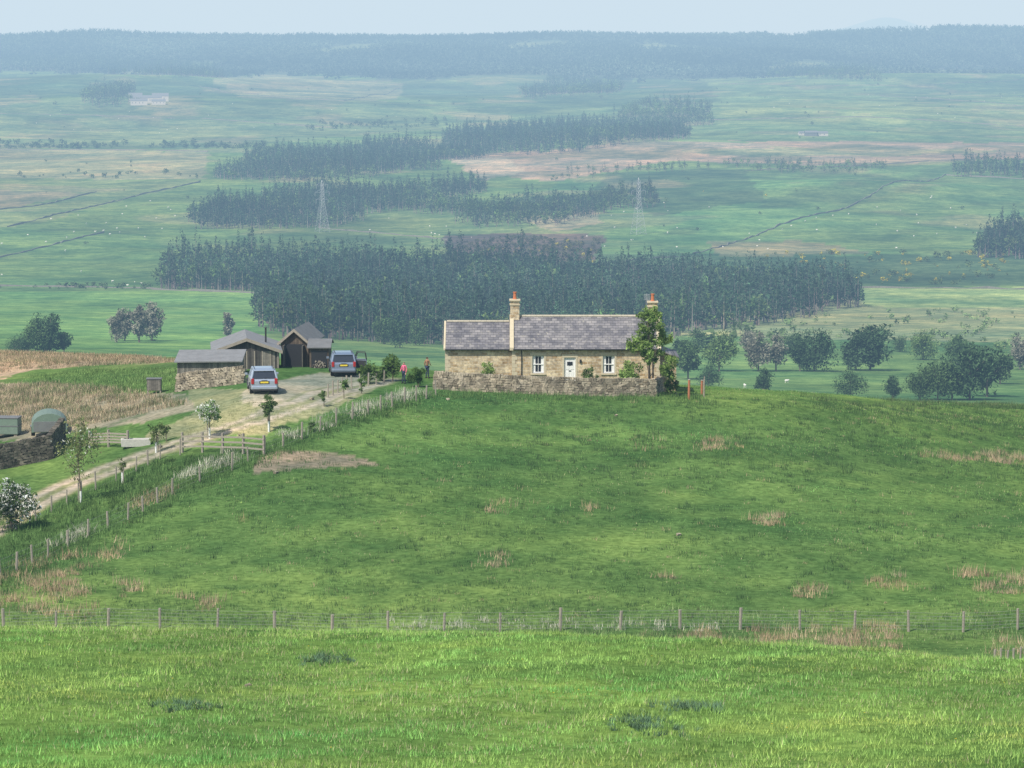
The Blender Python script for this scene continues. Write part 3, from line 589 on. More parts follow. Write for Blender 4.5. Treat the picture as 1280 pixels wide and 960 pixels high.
def plank_mat(name,c1,c2,w=.16):
    m,nt,out=newmat(name); tc=nd(nt,'ShaderNodeTexCoord'); sp=nd(nt,'ShaderNodeSeparateXYZ'); nt.links.new(tc.outputs['Object'],sp.inputs[0])
    ad=nd(nt,'ShaderNodeMath',operation='ADD'); nt.links.new(sp.outputs[0],ad.inputs[0]); nt.links.new(sp.outputs[1],ad.inputs[1])
    dv=nd(nt,'ShaderNodeMath',operation='DIVIDE'); nt.links.new(ad.outputs[0],dv.inputs[0]); dv.inputs[1].default_value=w
    fl=nd(nt,'ShaderNodeMath',operation='FLOOR'); nt.links.new(dv.outputs[0],fl.inputs[0]); wn=nd(nt,'ShaderNodeTexWhiteNoise',noise_dimensions='1D'); nt.links.new(fl.outputs[0],wn.inputs['W'])
    fr=nd(nt,'ShaderNodeMath',operation='FRACT'); nt.links.new(dv.outputs[0],fr.inputs[0]); gp=ramp(nt,fr.outputs[0],.0,.12,(.3,.3,.3),(1,1,1)); n1=noise(nt,4)
    c=mixc(nt,c1,c2,wn.outputs['Value']); c=mixc(nt,c,gp,1.0,'MULTIPLY'); c=mixc(nt,c,ramp(nt,n1,.3,.7,(.7,.7,.7),(1.2,1.2,1.2)),.8,'MULTIPLY')
    principled(nt,out,c,.9,0,.15,n1,.3); return m
M_plank=plank_mat('shed_planks',(.055,.052,.047),(.12,.112,.098)); M_plank2=plank_mat('pale_planks',(.13,.12,.10),(.27,.25,.21)); M_plankd=plank_mat('brown_planks',(.085,.065,.05),(.16,.125,.09))
def corr_mat(name,c):
    m,nt,out=newmat(name); n1=noise(nt,1.5,5); n2=noise(nt,8,3); cc_=mixc(nt,tuple(v*.6 for v in c),tuple(v*1.35 for v in c),n1); cc_=mixc(nt,cc_,(.22,.15,.10),ramp(nt,n2,.6,.8))
    principled(nt,out,cc_,.75,.0,.3,n2,.2); return m
M_tin=corr_mat('corrugated_iron',(.17,.175,.175)); M_tin2=corr_mat('felt_roof',(.22,.225,.225))
# ---------------------------------------------------------------- cottage
h0=P(640,250); h0.z=z_of(250,480)
C_=empty('stone_cottage',h0)
def wallrun(prefix,x0,x1,y0,y1,zt,ops,mat,par):
    xs=x0; k=0
    for (a,b,z0,z1) in ops:
        box('%s_%d'%(prefix,k),xs,a,y0,y1,-1.2,zt,mat,par); k+=1
        if z0>-.5: box('%s_%d'%(prefix,k),a,b,y0,y1,-1.2,z0,mat,par); k+=1
        box('%s_%d'%(prefix,k),a,b,y0,y1,z1,zt,mat,par); k+=1; xs=b
    box('%s_%d'%(prefix,k),xs,x1,y0,y1,-1.2,zt,mat,par)
MW=11.6; EV=2.85; RZ=5.0; DP=6.0
win=[(2.06,.46,.85,2.25),(7.6,.46,.85,2.25)]
ops=[(2.06-.46,2.06+.46,.85,2.25),(4.1,5.0,-.6,2.1),(7.6-.46,7.6+.46,.85,2.25)]
wallrun('front_wall',0,MW,0,.5,EV,ops,M_rub,C_)
box('back_wall',0,MW,DP-.5,DP,-1.5,EV,M_rub,C_)
def gable(nm,x0,x1,y0,y1,ev,rz,ym):
    v=[(x0,y0,-1.5),(x0,y1,-1.5),(x0,y1,ev),(x0,ym,rz),(x0,y0,ev)]; v+=[(x1,b,c) for a,b,c in v]
    mobj(nm,v,[(0,1,2,3,4),(9,8,7,6,5),(0,5,6,1),(1,6,7,2),(2,7,8,3),(3,8,9,4),(4,9,5,0)],M_rub,C_)
gable('left_gable',.003,.5,.5,DP-.5,EV+.1,RZ-.15,3.0); gable('right_gable',MW-.5,MW-.003,.5,DP-.5,EV+.1,RZ-.15,3.0)
def roof(nm,x0,x1,y0,y1,ev,rz,ym,ov=.22,th=.1):
    sl=(rz-ev)/(ym-y0)
    for side,(ya,yb) in (('front',(y0-ov,ym)),('back',(y1+ov,ym))):
        za=ev-ov*sl; v=[(x0,ya,za),(x1,ya,za),(x1,yb,rz),(x0,yb,rz)]; v+=[(a,b,c+th) for a,b,c in v]; mobj(nm+'_'+side,v,BF,M_slate,C_)
roof('main_roof',-.02,MW+.05,0,DP,EV,RZ,3.0)
LW=-5.25; roof('wing_roof',LW-.1,-.05,.25,DP-.25,EV-.02,RZ-.42,3.0)
wallrun('wing_front',LW,-.003,.25,.7,EV-.05,[],M_rub,C_); box('wing_back',LW,-.003,DP-.75,DP-.25,-1.5,EV-.05,M_rub,C_); gable('wing_gable',LW+.003,LW+.45,.7,DP-.75,EV+.05,RZ-.6,3.0)
mobj('annexe_walls',[(MW+.003,.8,-1.5),(MW+1.35,.8,-1.5),(MW+1.35,5,-1.5),(MW+.003,5,-1.5),(MW+.003,.8,2.5),(MW+1.35,.8,2.05),(MW+1.35,5,2.05),(MW+.003,5,2.5)],BF,M_rub,C_)
av=[(MW+.003,.6,2.52),(MW+1.55,.6,2.0),(MW+1.55,5.2,2.0),(MW+.003,5.2,2.52)]; mobj('annexe_roof',av+[(a,b,c+.1) for a,b,c in av],BF,M_slate,C_)
def coping(nm,x0,x1,y0,ym,ev,rz,up=.22):
    sl=(rz-ev)/(ym-y0); z0=ev-.25*sl
    for s_,(ya,yb) in (('f',(y0-.25,ym)),('b',(2*ym-y0+.25,ym))):
        v=[(x0,ya,z0),(x1,ya,z0),(x1,yb,rz),(x0,yb,rz)]; v+=[(a,b,c+up) for a,b,c in v]; mobj(nm+s_,v,BF,M_dress,C_)
coping('coping_left_',-.18,.14,0,3,EV,RZ); coping('coping_right_',MW-.2,MW+.1,0,3,EV,RZ,.18); coping('coping_wing_',LW-.13,LW+.02,.25,3,EV-.02,RZ-.42,.14)
b=MB(); xx=.16
while xx<MW-.25: b.tube([(xx,3,RZ+.08),(min(xx+.44,MW-.22),3,RZ+.08)],.13,6); xx+=.45
xx=LW+.08
while xx<-.3: b.tube([(xx,3,RZ-.34),(xx+.44,3,RZ-.34)],.12,6); xx+=.45
b.make('ridge_tiles',M_ridge,C_)
def chimney(nm,x,z0,z1,npot):
    box(nm+'_stack',x-.36,x+.36,2.6,3.4,z0,z1,M_rub,C_); box(nm+'_cap',x-.44,x+.44,2.5,3.5,z1,z1+.14,M_dress,C_,.02); box(nm+'_band',x-.41,x+.41,2.54,3.46,z1-.32,z1-.22,M_dress,C_)
    for i in range(npot):
        px_=x+(i-(npot-1)/2)*.36; b=MB(); b.tube([(px_,3,z1+.14),(px_,3,z1+.24),(px_,3,z1+.62),(px_,3,z1+.66),(px_,3,z1+.72)],[.17,.14,.12,.16,.15],10); b.make(nm+'_pot_%d'%i,M_pot,C_)
chimney('chimney_left',.22,3.9,RZ+1.3,1); chimney('chimney_right',11.15,3.9,RZ+1.15,1)
for i,(x,hw,z0,z1) in enumerate(win):
    q=.07
    box('window_lintel_%d'%i,x-hw-.18,x+hw+.18,-.02,.2,z1,z1+.24,M_dress,C_); box('window_sill_%d'%i,x-hw-.15,x+hw+.15,-.09,.3,z0-.13,z0,M_dress,C_,.01)
    for sg in (-1,1): box('window_jamb_%d%d'%(i,sg+1),x+sg*hw-(.13 if sg<0 else 0),x+sg*hw+(.13 if sg>0 else 0),-.015,.2,z0,z1,M_dress,C_)
    box('window_glass_%d'%i,x-hw,x+hw,.17,.19,z0,z1,M_glassd,C_)
    b=MB(); 
    for sg in (-1,1): b.box(min(x+sg*hw,x+sg*(hw-q)),max(x+sg*hw,x+sg*(hw-q)),.09,.165,z0,z1)
    b.box(x-hw+q,x+hw-q,.09,.165,z1-q,z1); b.box(x-hw+q,x+hw-q,.09,.165,z0,z0+q+.03); zm=(z0+z1)/2; b.box(x-hw+q,x+hw-q,.08,.16,zm-.035,zm+.035)
    b.box(x-.018,x+.018,.1,.162,z0+q+.03,zm-.035); b.box(x-.018,x+.018,.1,.162,zm+.035,z1-q); b.make('window_frame_%d'%i,M_wpaint,C_)
    box('blind_%d'%i,x-hw+q,x-hw+.24,.14,.166,z0+q+.03,z1-q,M_wpaint,C_); box('blind_b_%d'%i,x+hw-.24,x+hw-q,.14,.166,z0+q+.03,z1-q,M_wpaint,C_)
x=4.55
box('door_lintel',x-.62,x+.62,-.03,.2,2.1,2.36,M_dress,C_); box('door_leaf',x-.39,x+.39,.12,.17,-.05,2.04,M_wpaint,C_)
b=MB(); b.box(x-.45,x-.39,.06,.18,-.1,2.1); b.box(x+.39,x+.45,.06,.18,-.1,2.1); b.box(x-.39,x+.39,.06,.18,2.04,2.1)
for zz in (.25,1.15):
    for sg in (-1,1): b.box(x+sg*.19-.12,x+sg*.19+.12,.10,.121,zz,zz+.7)
b.make('door_frame_and_panels',M_wpaint,C_)
for sg in (-1,1): box('door_jamb_%d'%(sg+1),x+sg*.45-(.15 if sg<0 else 0),x+sg*.45+(.15 if sg>0 else 0),-.025,.2,-.1,2.1,M_dress,C_)
box('door_letterbox',x-.1,x+.1,.085,.119,1.0,1.06,M_black,C_); box('door_step',x-.6,x+.6,-.5,-.05,-.3,-.02,M_dress,C_,.02); box('door_light',x-.22,x+.22,.09,.119,1.45,1.75,M_glassd,C_)
box('lamp_by_door',x+.75,x+.9,-.15,-.005,1.7,1.95,M_black,C_,.02)
b=MB()
for X0,yy in ((0,-.02),(MW,-.02),(LW,.23)):
    for k in range(10):
        w_=.42 if k%2 else .26; z_=-.2+k*.3
        if X0==0: b.box(-.02,w_,yy,.1,z_,z_+.28)
        elif X0==MW: b.box(MW-w_,MW+.02,yy,.1,z_,z_+.28)
        else: b.box(LW-.02,LW+w_,yy,.4,z_,z_+.28)
b.make('quoins',M_dress,C_)
b=MB(); b.tube([(.1,-.3,EV-.1),(MW,-.3,EV-.1)],.06,8); b.tube([(MW-.55,-.3,EV-.12),(MW-.55,-.08,EV-.4),(MW-.55,-.08,.0)],.04,6); b.tube([(.75,-.3,EV-.12),(.75,-.08,EV-.4),(.75,-.08,.0)],.04,6); b.tube([(LW,-.03,EV-.14),(-.1,-.03,EV-.14)],.055,8); b.make('gutters_and_downpipes',M_black,C_)
b=MB(); b.tube([(10.7,3,RZ+.1),(10.7,3,RZ+1.9)],.02,4); 
for k in range(5): b.tube([(10.45,3,RZ+1.4+k*.1),(10.95,3,RZ+1.4+k*.1)],.012,4)
b.make('tv_aerial',M_steel,C_)
# ---------------------------------------------------------------- dry stone walls
def stone_wall(name,W_,h,th=.5,mat=M_dry,sl=.38,ch=.19,gap=None):
    b=MB()
    for q,r in zip(W_[:-1],W_[1:]):
        d=Vector((r.x-q.x,r.y-q.y)); L=d.length; rz=math.atan2(d.y,d.x); nc_=int(h/ch)
        for c_ in range(-1,nc_+1):
            t=random.uniform(-.2,0)
            while t<L:
                l=sl*random.uniform(.55,1.5) if c_<nc_ else sl*.5; f=min(max((t+l/2)/L,0),1); x=q.x+d.x*f; y=q.y+d.y*f; z=float(H(x,y))
                tw=th*(1-.35*max(c_,0)/nc_)
                hh=ch*random.uniform(.8,1.0) if c_<nc_ else ch*random.uniform(.9,1.5)
                b.obox(x,y,z+c_*ch+ch/2+(.03 if c_==nc_ else 0),l-.02,tw*random.uniform(.88,1.08),hh,rz+random.uniform(-.05,.05),.02); t+=l
    return b.make(name,mat)
stone_wall('garden_wall',[P(543,244),P(600,243.5),P(680,243),P(750,243.5),P(817,244.5)],1.15)
stone_wall('garden_wall',[P(817,244.5),P(828,252)],1.1)
stone_wall('yard_wall',[P(222,246),P(262,245),P(304,244)],1.15)
stone_wall('field_wall_near',[G(-120,600,180,240),G(-40,590,185,240),G(20,583,190,245),G(62,574,190,250),G(78,552,200,260)],1.55,.6,M_dark)
# ---------------------------------------------------------------- sheds
def shed(name,px0,px1,D,dep,hw,rise,mw,mr,rz=0,z=None,along=False):
    a,b_=P(px0,D),P(px1,D); o=(a+b_)/2; o.z=min(a.z,b_.z) if z is None else z; L=(b_-a).length; e=empty(name,o,rz); l=L/2
    if along:
        v=[(-l,0,-.6),(l,0,-.6),(l,dep,-.6),(-l,dep,-.6),(-l,0,hw),(l,0,hw),(l,dep,hw),(-l,dep,hw),(-l,dep/2,hw+rise),(l,dep/2,hw+rise)]
        mobj('walls',v,[(0,1,5,4),(2,3,7,6),(3,0,4,8,7),(1,2,6,9,5)],mw,e)
        planes=[[(-l-.2,-.25,hw-.25*rise/(dep/2)),(l+.2,-.25,hw-.25*rise/(dep/2)),(l+.2,dep/2,hw+rise),(-l-.2,dep/2,hw+rise)],[(-l-.2,dep+.25,hw-.25*rise/(dep/2)),(l+.2,dep+.25,hw-.25*rise/(dep/2)),(l+.2,dep/2,hw+rise),(-l-.2,dep/2,hw+rise)]]
    else:
        v=[(-l,0,-.6),(l,0,-.6),(l,dep,-.6),(-l,dep,-.6),(-l,0,hw),(l,0,hw),(l,dep,hw),(-l,dep,hw),(0,0,hw+rise),(0,dep,hw+rise)]
        mobj('walls',v,[(0,1,5,8,4),(2,3,7,9,6),(3,0,4,7),(1,2,6,5)],mw,e)
        k=.25*rise/l
        planes=[[(-l-.25,-.3,hw-k),(0,-.3,hw+rise),(0,dep+.3,hw+rise),(-l-.25,dep+.3,hw-k)],[(0,-.3,hw+rise),(l+.25,-.3,hw-k),(l+.25,dep+.3,hw-k),(0,dep+.3,hw+rise)]]
    for i,pl in enumerate(planes): mobj('roof_%d'%i,[(x_,y_,z_+.02) for x_,y_,z_ in pl]+[(x_,y_,z_+.1) for x_,y_,z_ in pl],BF,mr,e)
    if not along:
        bb=MB()
        for sg in (-1,1): 
            v=[(0,-.34,hw+rise-.04),(sg*(l+.27),-.34,hw-k-.04)]; bb.add([(v[0][0],-.345,v[0][2]-.12),(v[1][0],-.345,v[1][2]-.12),(v[1][0],-.345,v[1][2]+.14),(v[0][0],-.345,v[0][2]+.14),(v[0][0],-.31,v[0][2]-.12),(v[1][0],-.31,v[1][2]-.12),(v[1][0],-.31,v[1][2]+.14),(v[0][0],-.31,v[0][2]+.14)],BF)
        bb.make('bargeboards',M_wood,e)
    return e,l
e,l=shed('timber_shed',268,349,258,7,1.75,.95,M_plank,M_tin2,.10)
box('door_left',-1.2,-.1,-.05,-.005,-.2,1.75,M_plank2,e); box('door_right',-.05,1.0,-.05,-.005,-.2,1.7,M_plank,e); box('plank_panel',1.3,2.3,-.05,-.005,-.2,1.7,M_plank2,e); box('window_shade_panel',-2.3,-1.5,-.03,-.005,.8,1.4,M_black,e)  # black panel on the solid wall paints the dim inside of a window
b=MB()
for k in range(9): b.box(-l+.1+k*(2*l-.2)/8-.05,-l+.1+k*(2*l-.2)/8+.05,-.07,-.052,-.3,1.72)
b.make('battens',M_wood,e)
b=MB(); b.tube([(1.6,2,2.2),(1.6,2,3.4)],.07,8); b.tube([(1.6,2,3.4),(1.6,2,3.5)],[.12,.03],8); b.make('stove_flue',M_black,e)
e,l=shed('timber_garage',351,386,262,6,2.1,1.0,M_plankd,M_tin,-.12)
box('doorway_shade_panel',-.8,.8,-.04,-.005,-.3,1.9,M_black,e);  # flat black sheet over the wall stands in for the shaded garage interior
for sg in (-1,1): box('open_door_%d'%(sg+1),sg*.8-.03,sg*.8+.03,-.9,-.04,-.2,1.85,M_plank2,e)
e,l=shed('log_store',387,411,260,4,1.7,.45,M_plankd,M_tin,0,None,True)
box('front_shade_panel',-l+.15,l-.15,-.03,-.005,-.2,1.45,M_black,e)  # front wall is closed; black panel paints the shade inside the store
b=MB()
for k in range(40): 
    xx=random.uniform(-l+.25,l-.25); zz=random.uniform(-.1,.6); b.tube([(xx,-.25,zz),(xx,.0,zz)],.07,6)
b.make('logs',M_wood,e)
a=P(222,250); q=P(300,250); L=(q-a).length/2; o=(a+q)/2; e=empty('lean_to_shed',o)
mobj('walls',[(-L,0,-.6),(L,0,-.6),(L,3.5,-.6),(-L,3.5,-.6),(-L,0,1.45),(L,0,1.5),(L,3.5,1.95),(-L,3.5,1.9)],[(0,1,5,4),(1,2,6,5),(2,3,7,6),(3,0,4,7)],M_plank2,e)
rv=[(-L-.2,-.3,1.43),(L+.2,-.3,1.48),(L+.2,3.7,2.0),(-L-.2,3.7,1.95)]; mobj('roof',rv+[(x_,y_,z_+.1) for x_,y_,z_ in rv],BF,M_tin2,e)
q=G(193,492,220,300); e=empty('utility_cabinet',q); box('cabinet',-.55,.55,-.3,.3,.25,1.15,M_plank2,e,.03); box('lid',-.6,.6,-.35,.35,1.15,1.22,M_tin,e); 
for i,(sx,sy) in enumerate(((-.5,-.25),(.5,-.25),(.5,.25),(-.5,.25))): box('leg_%d'%i,sx-.05,sx+.05,sy-.05,sy+.05,-.2,.25,M_wood,e)
# ---------------------------------------------------------------- cars
def paintm(name,c): 
    m,nt,out=newmat(name); p=principled(nt,out,c,.3,.35,.6); p.inputs['Coat Weight'].default_value=.6; p.inputs['Coat Roughness'].default_value=.1; return m
M_silver=paintm('silver_blue_paint',(.38,.44,.52)); M_blue=paintm('grey_blue_paint',(.22,.27,.35)); M_tyre=simple('tyre_rubber',(.025,.025,.025),.85,0,.2,.2,8); M_rim=simple('alloy',(.5,.5,.52),.35,.7,.5,.1,8)
M_red=simple('tail_lamp',(.35,.02,.02),.25,0,.6,.1,3,.02); M_plate=simple('number_plate',(.75,.58,.05),.5,0,.4,.05,3,.02); M_plas=simple('black_plastic',(.04,.04,.042),.6,0,.3,.2,6,.1); M_lamp=simple('clear_lamp',(.7,.7,.72),.2,0,.7,.05,3,.02)
def car(pt,yaw,mp,opendoor=False,sc=1.0):
    e=empty('parked_car',pt,yaw,sc)  # +y is forward
    def loft(nm,st,mat,bev):
        vs=[];fs=[]
        for (y_,hb,ht,z0,z1) in st: vs+=[(-hb,y_,z0),(hb,y_,z0),(ht,y_,z1),(-ht,y_,z1)]
        for i in range(len(st)-1):
            for j in range(4): fs.append((i*4+j,i*4+(j+1)%4,i*4+4+(j+1)%4,i*4+4+j))
        fs.append((3,2,1,0)); n_=len(st)*4; fs.append((n_-4,n_-3,n_-2,n_-1)); return mobj(nm,vs,fs,mat,e,bev=bev)
    loft('body',[(-2.3,.84,.86,.42,1.0),(-2.15,.92,.92,.34,1.08),(-1.2,.95,.93,.32,1.09),(.6,.95,.92,.32,1.06),(1.3,.94,.88,.32,1.02),(2.1,.9,.8,.34,.92),(2.32,.78,.7,.42,.8)],mp,.07)
    loft('greenhouse_glass',[(-2.16,.84,.80,1.06,1.1),(-2.0,.86,.70,1.07,1.62),(-1.5,.87,.71,1.07,1.70),(.1,.87,.69,1.06,1.68),(.95,.84,.78,1.04,1.07)],M_glassd,.04)
    loft('roof_panel',[(-2.1,.68,.66,1.60,1.66),(-1.5,.73,.69,1.66,1.755),(-.3,.73,.69,1.66,1.765),(.25,.70,.66,1.63,1.72)],mp,.03)
    b=MB()
    for sg in (-1,1):
        b.tube([(sg*.87,-2.18,1.06),(sg*.73,-2.0,1.66)],.07,6); b.tube([(sg*.88,-1.35,1.06),(sg*.74,-1.3,1.69)],.06,6); b.tube([(sg*.88,-.15,1.06),(sg*.73,-.15,1.69)],.04,6); b.tube([(sg*.86,.98,1.05),(sg*.70,.18,1.68)],.05,6)
    b.make('pillars',mp,e)
    b=MB()
    for sg in (-1,1): b.tube([(sg*.64,-1.9,1.76),(sg*.64,-1.8,1.81),(sg*.64,-.2,1.82),(sg*.64,-.05,1.77)],.022,6)
    b.make('roof_rails',M_plas,e)
    box('rear_bumper',-.86,.86,-2.42,-2.2,.38,.6,mp,e,.05); box('bumper_trim',-.84,.84,-2.40,-2.2,.30,.375,M_plas,e); box('front_bumper',-.82,.82,2.2,2.4,.34,.6,M_plas,e,.05)
    box('number_plate',-.27,.27,-2.345,-2.31,.80,.91,M_plate,e); box('plate_recess',-.34,.34,-2.325,-2.28,.76,.95,M_plas,e); box('tailgate_handle',-.2,.2,-2.335,-2.29,.97,1.0,M_plas,e)
    for sg in (-1,1):
        box('tail_lamp_%d'%(sg+1),sg*.80-.1,sg*.80+.1,-2.345,-2.1,.74,1.12,M_red,e,.03); box('head_lamp_%d'%(sg+1),sg*.64-.16,sg*.64+.16,2.05,2.3,.68,.84,M_lamp,e,.04)
        b=MB(); b.tube([(sg*.9,.72,1.08),(sg*1.02,.7,1.12)],[.03,.03],5); b.obox(sg*1.07,.70,1.14,.2,.1,.15,0); b.make('door_mirror_%d'%(sg+1),mp,e,bev=.02)
        for yy in (-1.4,1.42):
            b=MB(); b.tube([(sg*.72,yy,.34),(sg*.955,yy,.34)],.35,20); b.make('tyre_%d_%d'%(sg+1,int(yy)),M_tyre,e,bev=.03)
            b=MB(); b.tube([(sg*.95,yy,.34),(sg*.966,yy,.34)],.22,14); b.make('wheel_%d_%d'%(sg+1,int(yy)),M_rim,e)
            b=MB(); b.tube([(sg*.94,yy+.42*math.cos(t),.34+.42*math.sin(t)) for t in np.linspace(0,math.pi,10)],.05,5); b.make('arch_%d_%d'%(sg+1,int(yy)),M_plas,e)
        box('sill_%d'%(sg+1),sg*.9-.06,sg*.9+.06,-.95,.95,.28,.4,M_plas,e,.02)
    b=MB(); b.tube([(0,-2.18,1.14),(.38,-2.12,1.18)],.012,4); b.make('rear_wiper',M_plas,e)
    box('grille',-.4,.4,2.25,2.33,.62,.76,M_plas,e)
    if opendoor:
        for yy,nm in ((.75,'open_front_door'),(-.15,'open_rear_door')):
            d=empty(nm,(.93,yy,0),math.radians(62)); d.parent=e
            box('door_panel',-.03,.03,-1.0,0,.42,1.06,mp,d,.02); box('door_trim',-.06,-.032,-.95,-.05,.46,1.02,M_plas,d)
            b=MB(); b.tube([(0,-1.0,1.04),(-.1,-.95,1.6),(-.1,-.3,1.62),(0,0,1.06)],.035,6); b.make('window_surround',M_plas,d)
    return e
car(P(328,235),.14,M_silver,False,1.07); car(P(428,252),.10,M_blue,True,1.05)
# ---------------------------------------------------------------- people
M_pink=simple('pink_jumper',(.70,.16,.26),.9,0,.1,.15,6); M_orange=simple('rust_jacket',(.30,.17,.10),.9,0,.1,.15,6); M_jean=simple('dark_trousers',(.04,.05,.09),.9,0,.1,.2,8); M_skin=simple('skin',(.55,.33,.24),.6,0,.3,.06,8,.05); M_hair=simple('brown_hair',(.09,.05,.03),.8,0,.3,.3,20); M_shoe=simple('shoes',(.04,.035,.03),.7,0,.3,.2,8)
def skin(nm,V_,E_,R_,mat,par,root=0,sub=2):
    me=bpy.data.meshes.new(nm); me.from_pydata(V_,E_,[]); me.materials.append(mat); ob=link(bpy.data.objects.new(nm,me),par)
    sk=ob.modifiers.new('skin','SKIN')
    for i,r in enumerate(R_):
        me.skin_vertices[0].data[i].radius=(r,r) if not isinstance(r,tuple) else r; me.skin_vertices[0].data[i].use_root=(i==root)
    s_=ob.modifiers.new('s','SUBSURF'); s_.levels=sub; s_.render_levels=sub
    return ob
def person(pt,yaw,top,h=1.68):
    e=empty('person',pt,yaw,h/1.7)
    skin('trousers_and_legs',[(0,0,.94),(.1,0,.88),(.115,-.02,.5),(.12,.02,.09),(-.1,0,.88),(-.12,.1,.5),(-.13,.02,.1)],[(0,1),(1,2),(2,3),(0,4),(4,5),(5,6)],[.13,.09,.06,.045,.09,.06,.045],M_jean,e)
    skin('upper_body',[(0,0,.95),(0,0,1.12),(0,0,1.32),(0,0,1.43),(.17,0,1.40),(.24,.04,1.14),(.16,.24,1.02),(-.17,0,1.40),(-.25,-.02,1.12),(-.23,.08,.88)],[(0,1),(1,2),(2,3),(3,4),(4,5),(5,6),(3,7),(7,8),(8,9)],[.13,.12,.14,.09,.06,.045,.034,.06,.045,.034],top,e)
    skin('neck_and_head',[(0,0,1.42),(0,.01,1.51),(0,.03,1.58),(0,.02,1.64)],[(0,1),(1,2),(2,3)],[.05,.05,.085,.08],M_skin,e)
    skin('hair',[(0,-.03,1.56),(0,-.02,1.63),(0,-.01,1.67)],[(0,1),(1,2)],[.075,.095,.08],M_hair,e)
    b=MB(); b.tube([(0,.1,1.59),(0,.14,1.57),(0,.11,1.56)],[.008,.014,.01],6)
    for sg in (-1,1): b.tube([(sg*.085,.01,1.56),(sg*.095,0,1.6)],[.014,.016],6)
    b.make('nose_and_ears',M_skin,e,True)
    b=MB()
    for sg in (-1,1): b.tube([(sg*.033,.105,1.605),(sg*.033,.117,1.605)],.01,6)
    b.make('eyes',M_black,e); b=MB(); b.tube([(-.025,.11,1.54),(0,.116,1.537),(.025,.11,1.54)],.006,5); b.make('mouth',M_red,e)
    for nm,o,d in (('hand_a',Vector((.16,.24,1.02)),Vector((-.3,1,-.2))),('hand_b',Vector((-.23,.08,.88)),Vector((0,.25,-1)))):
        d.normalize(); sd=d.cross(Vector((0,0,1)) if abs(d.z)<.8 else Vector((0,1,0))).normalized(); V_=[o,o+d*.05,o+d*.09]; E_=[(0,1),(1,2)]; R_=[.026,.032,.03]
        for k,(of,ln) in enumerate(((-.03,.07),(-.01,.08),(.01,.075),(.028,.06))):
            i=len(V_); V_+=[o+d*.11+sd*of,o+d*(.11+ln)+sd*of*1.1]; E_+=[(2,i),(i,i+1)]; R_+=[.009,.008]
        i=len(V_); V_+=[o+d*.06+sd*.045,o+d*.1+sd*.065]; E_+=[(1,i),(i,i+1)]; R_+=[.011,.009]
        skin(nm,[tuple(v) for v in V_],E_,R_,M_skin,e,0,1)
    for sg,yy in ((1,.02),(-1,.02)): b=MB(); b.tube([(sg*.125,yy-.08,.05),(sg*.13,yy+.05,.05),(sg*.14,yy+.16,.035)],[.05,.05,.035],8); b.make('shoe_%d'%(sg+1),M_shoe,e,True)
person(P(505,247),2.6,M_pink,1.66); person(P(534,251),-.6,M_orange,1.7)
# ---------------------------------------------------------------- fences
def fence(name,W_,sp,h,wires=4,verts=False,pw=.10,mat=None,hv=.12,wr=.004):
    b=MB(); tops=[]; acc=0
    for q,r in zip(W_[:-1],W_[1:]):
        L=(r-q).length; n=max(1,round(L/sp))
        for i in range(n): tops.append(q.lerp(r,i/n))
    tops.append(W_[-1]); tt=[]
    for q in tops:
        z=float(H(q.x,q.y)); hh=h*random.uniform(1-hv,1+hv); lx,ly=random.uniform(-.06,.06),random.uniform(-.05,.05); w=pw*random.uniform(.8,1.2)
        b.tube([(q.x,q.y,z-.3),(q.x+lx,q.y+ly,z+hh)],w/2*1.2,6); tt.append((q.x,q.y,z,lx,ly))
    e=empty(name,(0,0,0)); b.make('posts',mat or M_wood,e); b=MB()
    for (x0,y0,z0,a0,b0),(x1,y1,z1,a1,b1) in zip(tt[:-1],tt[1:]):
        for k in range(wires):
            f=h*(.15+.8*k/max(wires-1,1)); b.tube([(x0,y0-.06,z0+f),((x0+x1)/2,(y0+y1)/2-.06,(z0+z1)/2+f-.02),(x1,y1-.06,z1+f)],wr,3,False)
        if verts:
            n=int(math.hypot(x1-x0,y1-y0)/.3)
            for k in range(1,n): t=k/n; x_=x0+(x1-x0)*t; y_=y0+(y1-y0)*t; z_=z0+(z1-z0)*t; b.tube([(x_,y_-.06,z_+.05),(x_,y_-.06,z_+h*.8)],wr*.6,3,False)
    b.make('wires',M_wire,e)
fence('post_and_wire_fence',[P(-60,165),P(200,165.5),P(415,165),P(625,164.8),P(1000,165),P(1340,165)],2.98,1.08,6,True,.14,wr=.0055)
ln=[(-60,748),(0,722),(60,697),(110,672),(160,650),(215,618),(250,602),(290,588),(330,568),(400,540),(460,518),(520,502),(545,494)]
fence('post_and_wire_fence',[G(a_,b_,150,280) for a_,b_ in ln],2.4,1.1,4,pw=.12)
ln=[(45,650),(120,612),(170,590),(200,574),(225,569)]
fence('post_and_wire_fence',[G(a_,b_,160,280) for a_,b_ in ln],2.2,1.1,3)
fence('post_and_wire_fence',[P(845,246),P(880,246),P(880,256)],2.2,1.1,3)
fence('post_and_wire_fence',[G(1242,836,120,160),G(1290,828,130,162)],1.1,.9,2)
fence('post_and_wire_fence',[G(410,497,225,270),G(440,486,225,270),G(480,478,225,280)],1.6,1.0,2)
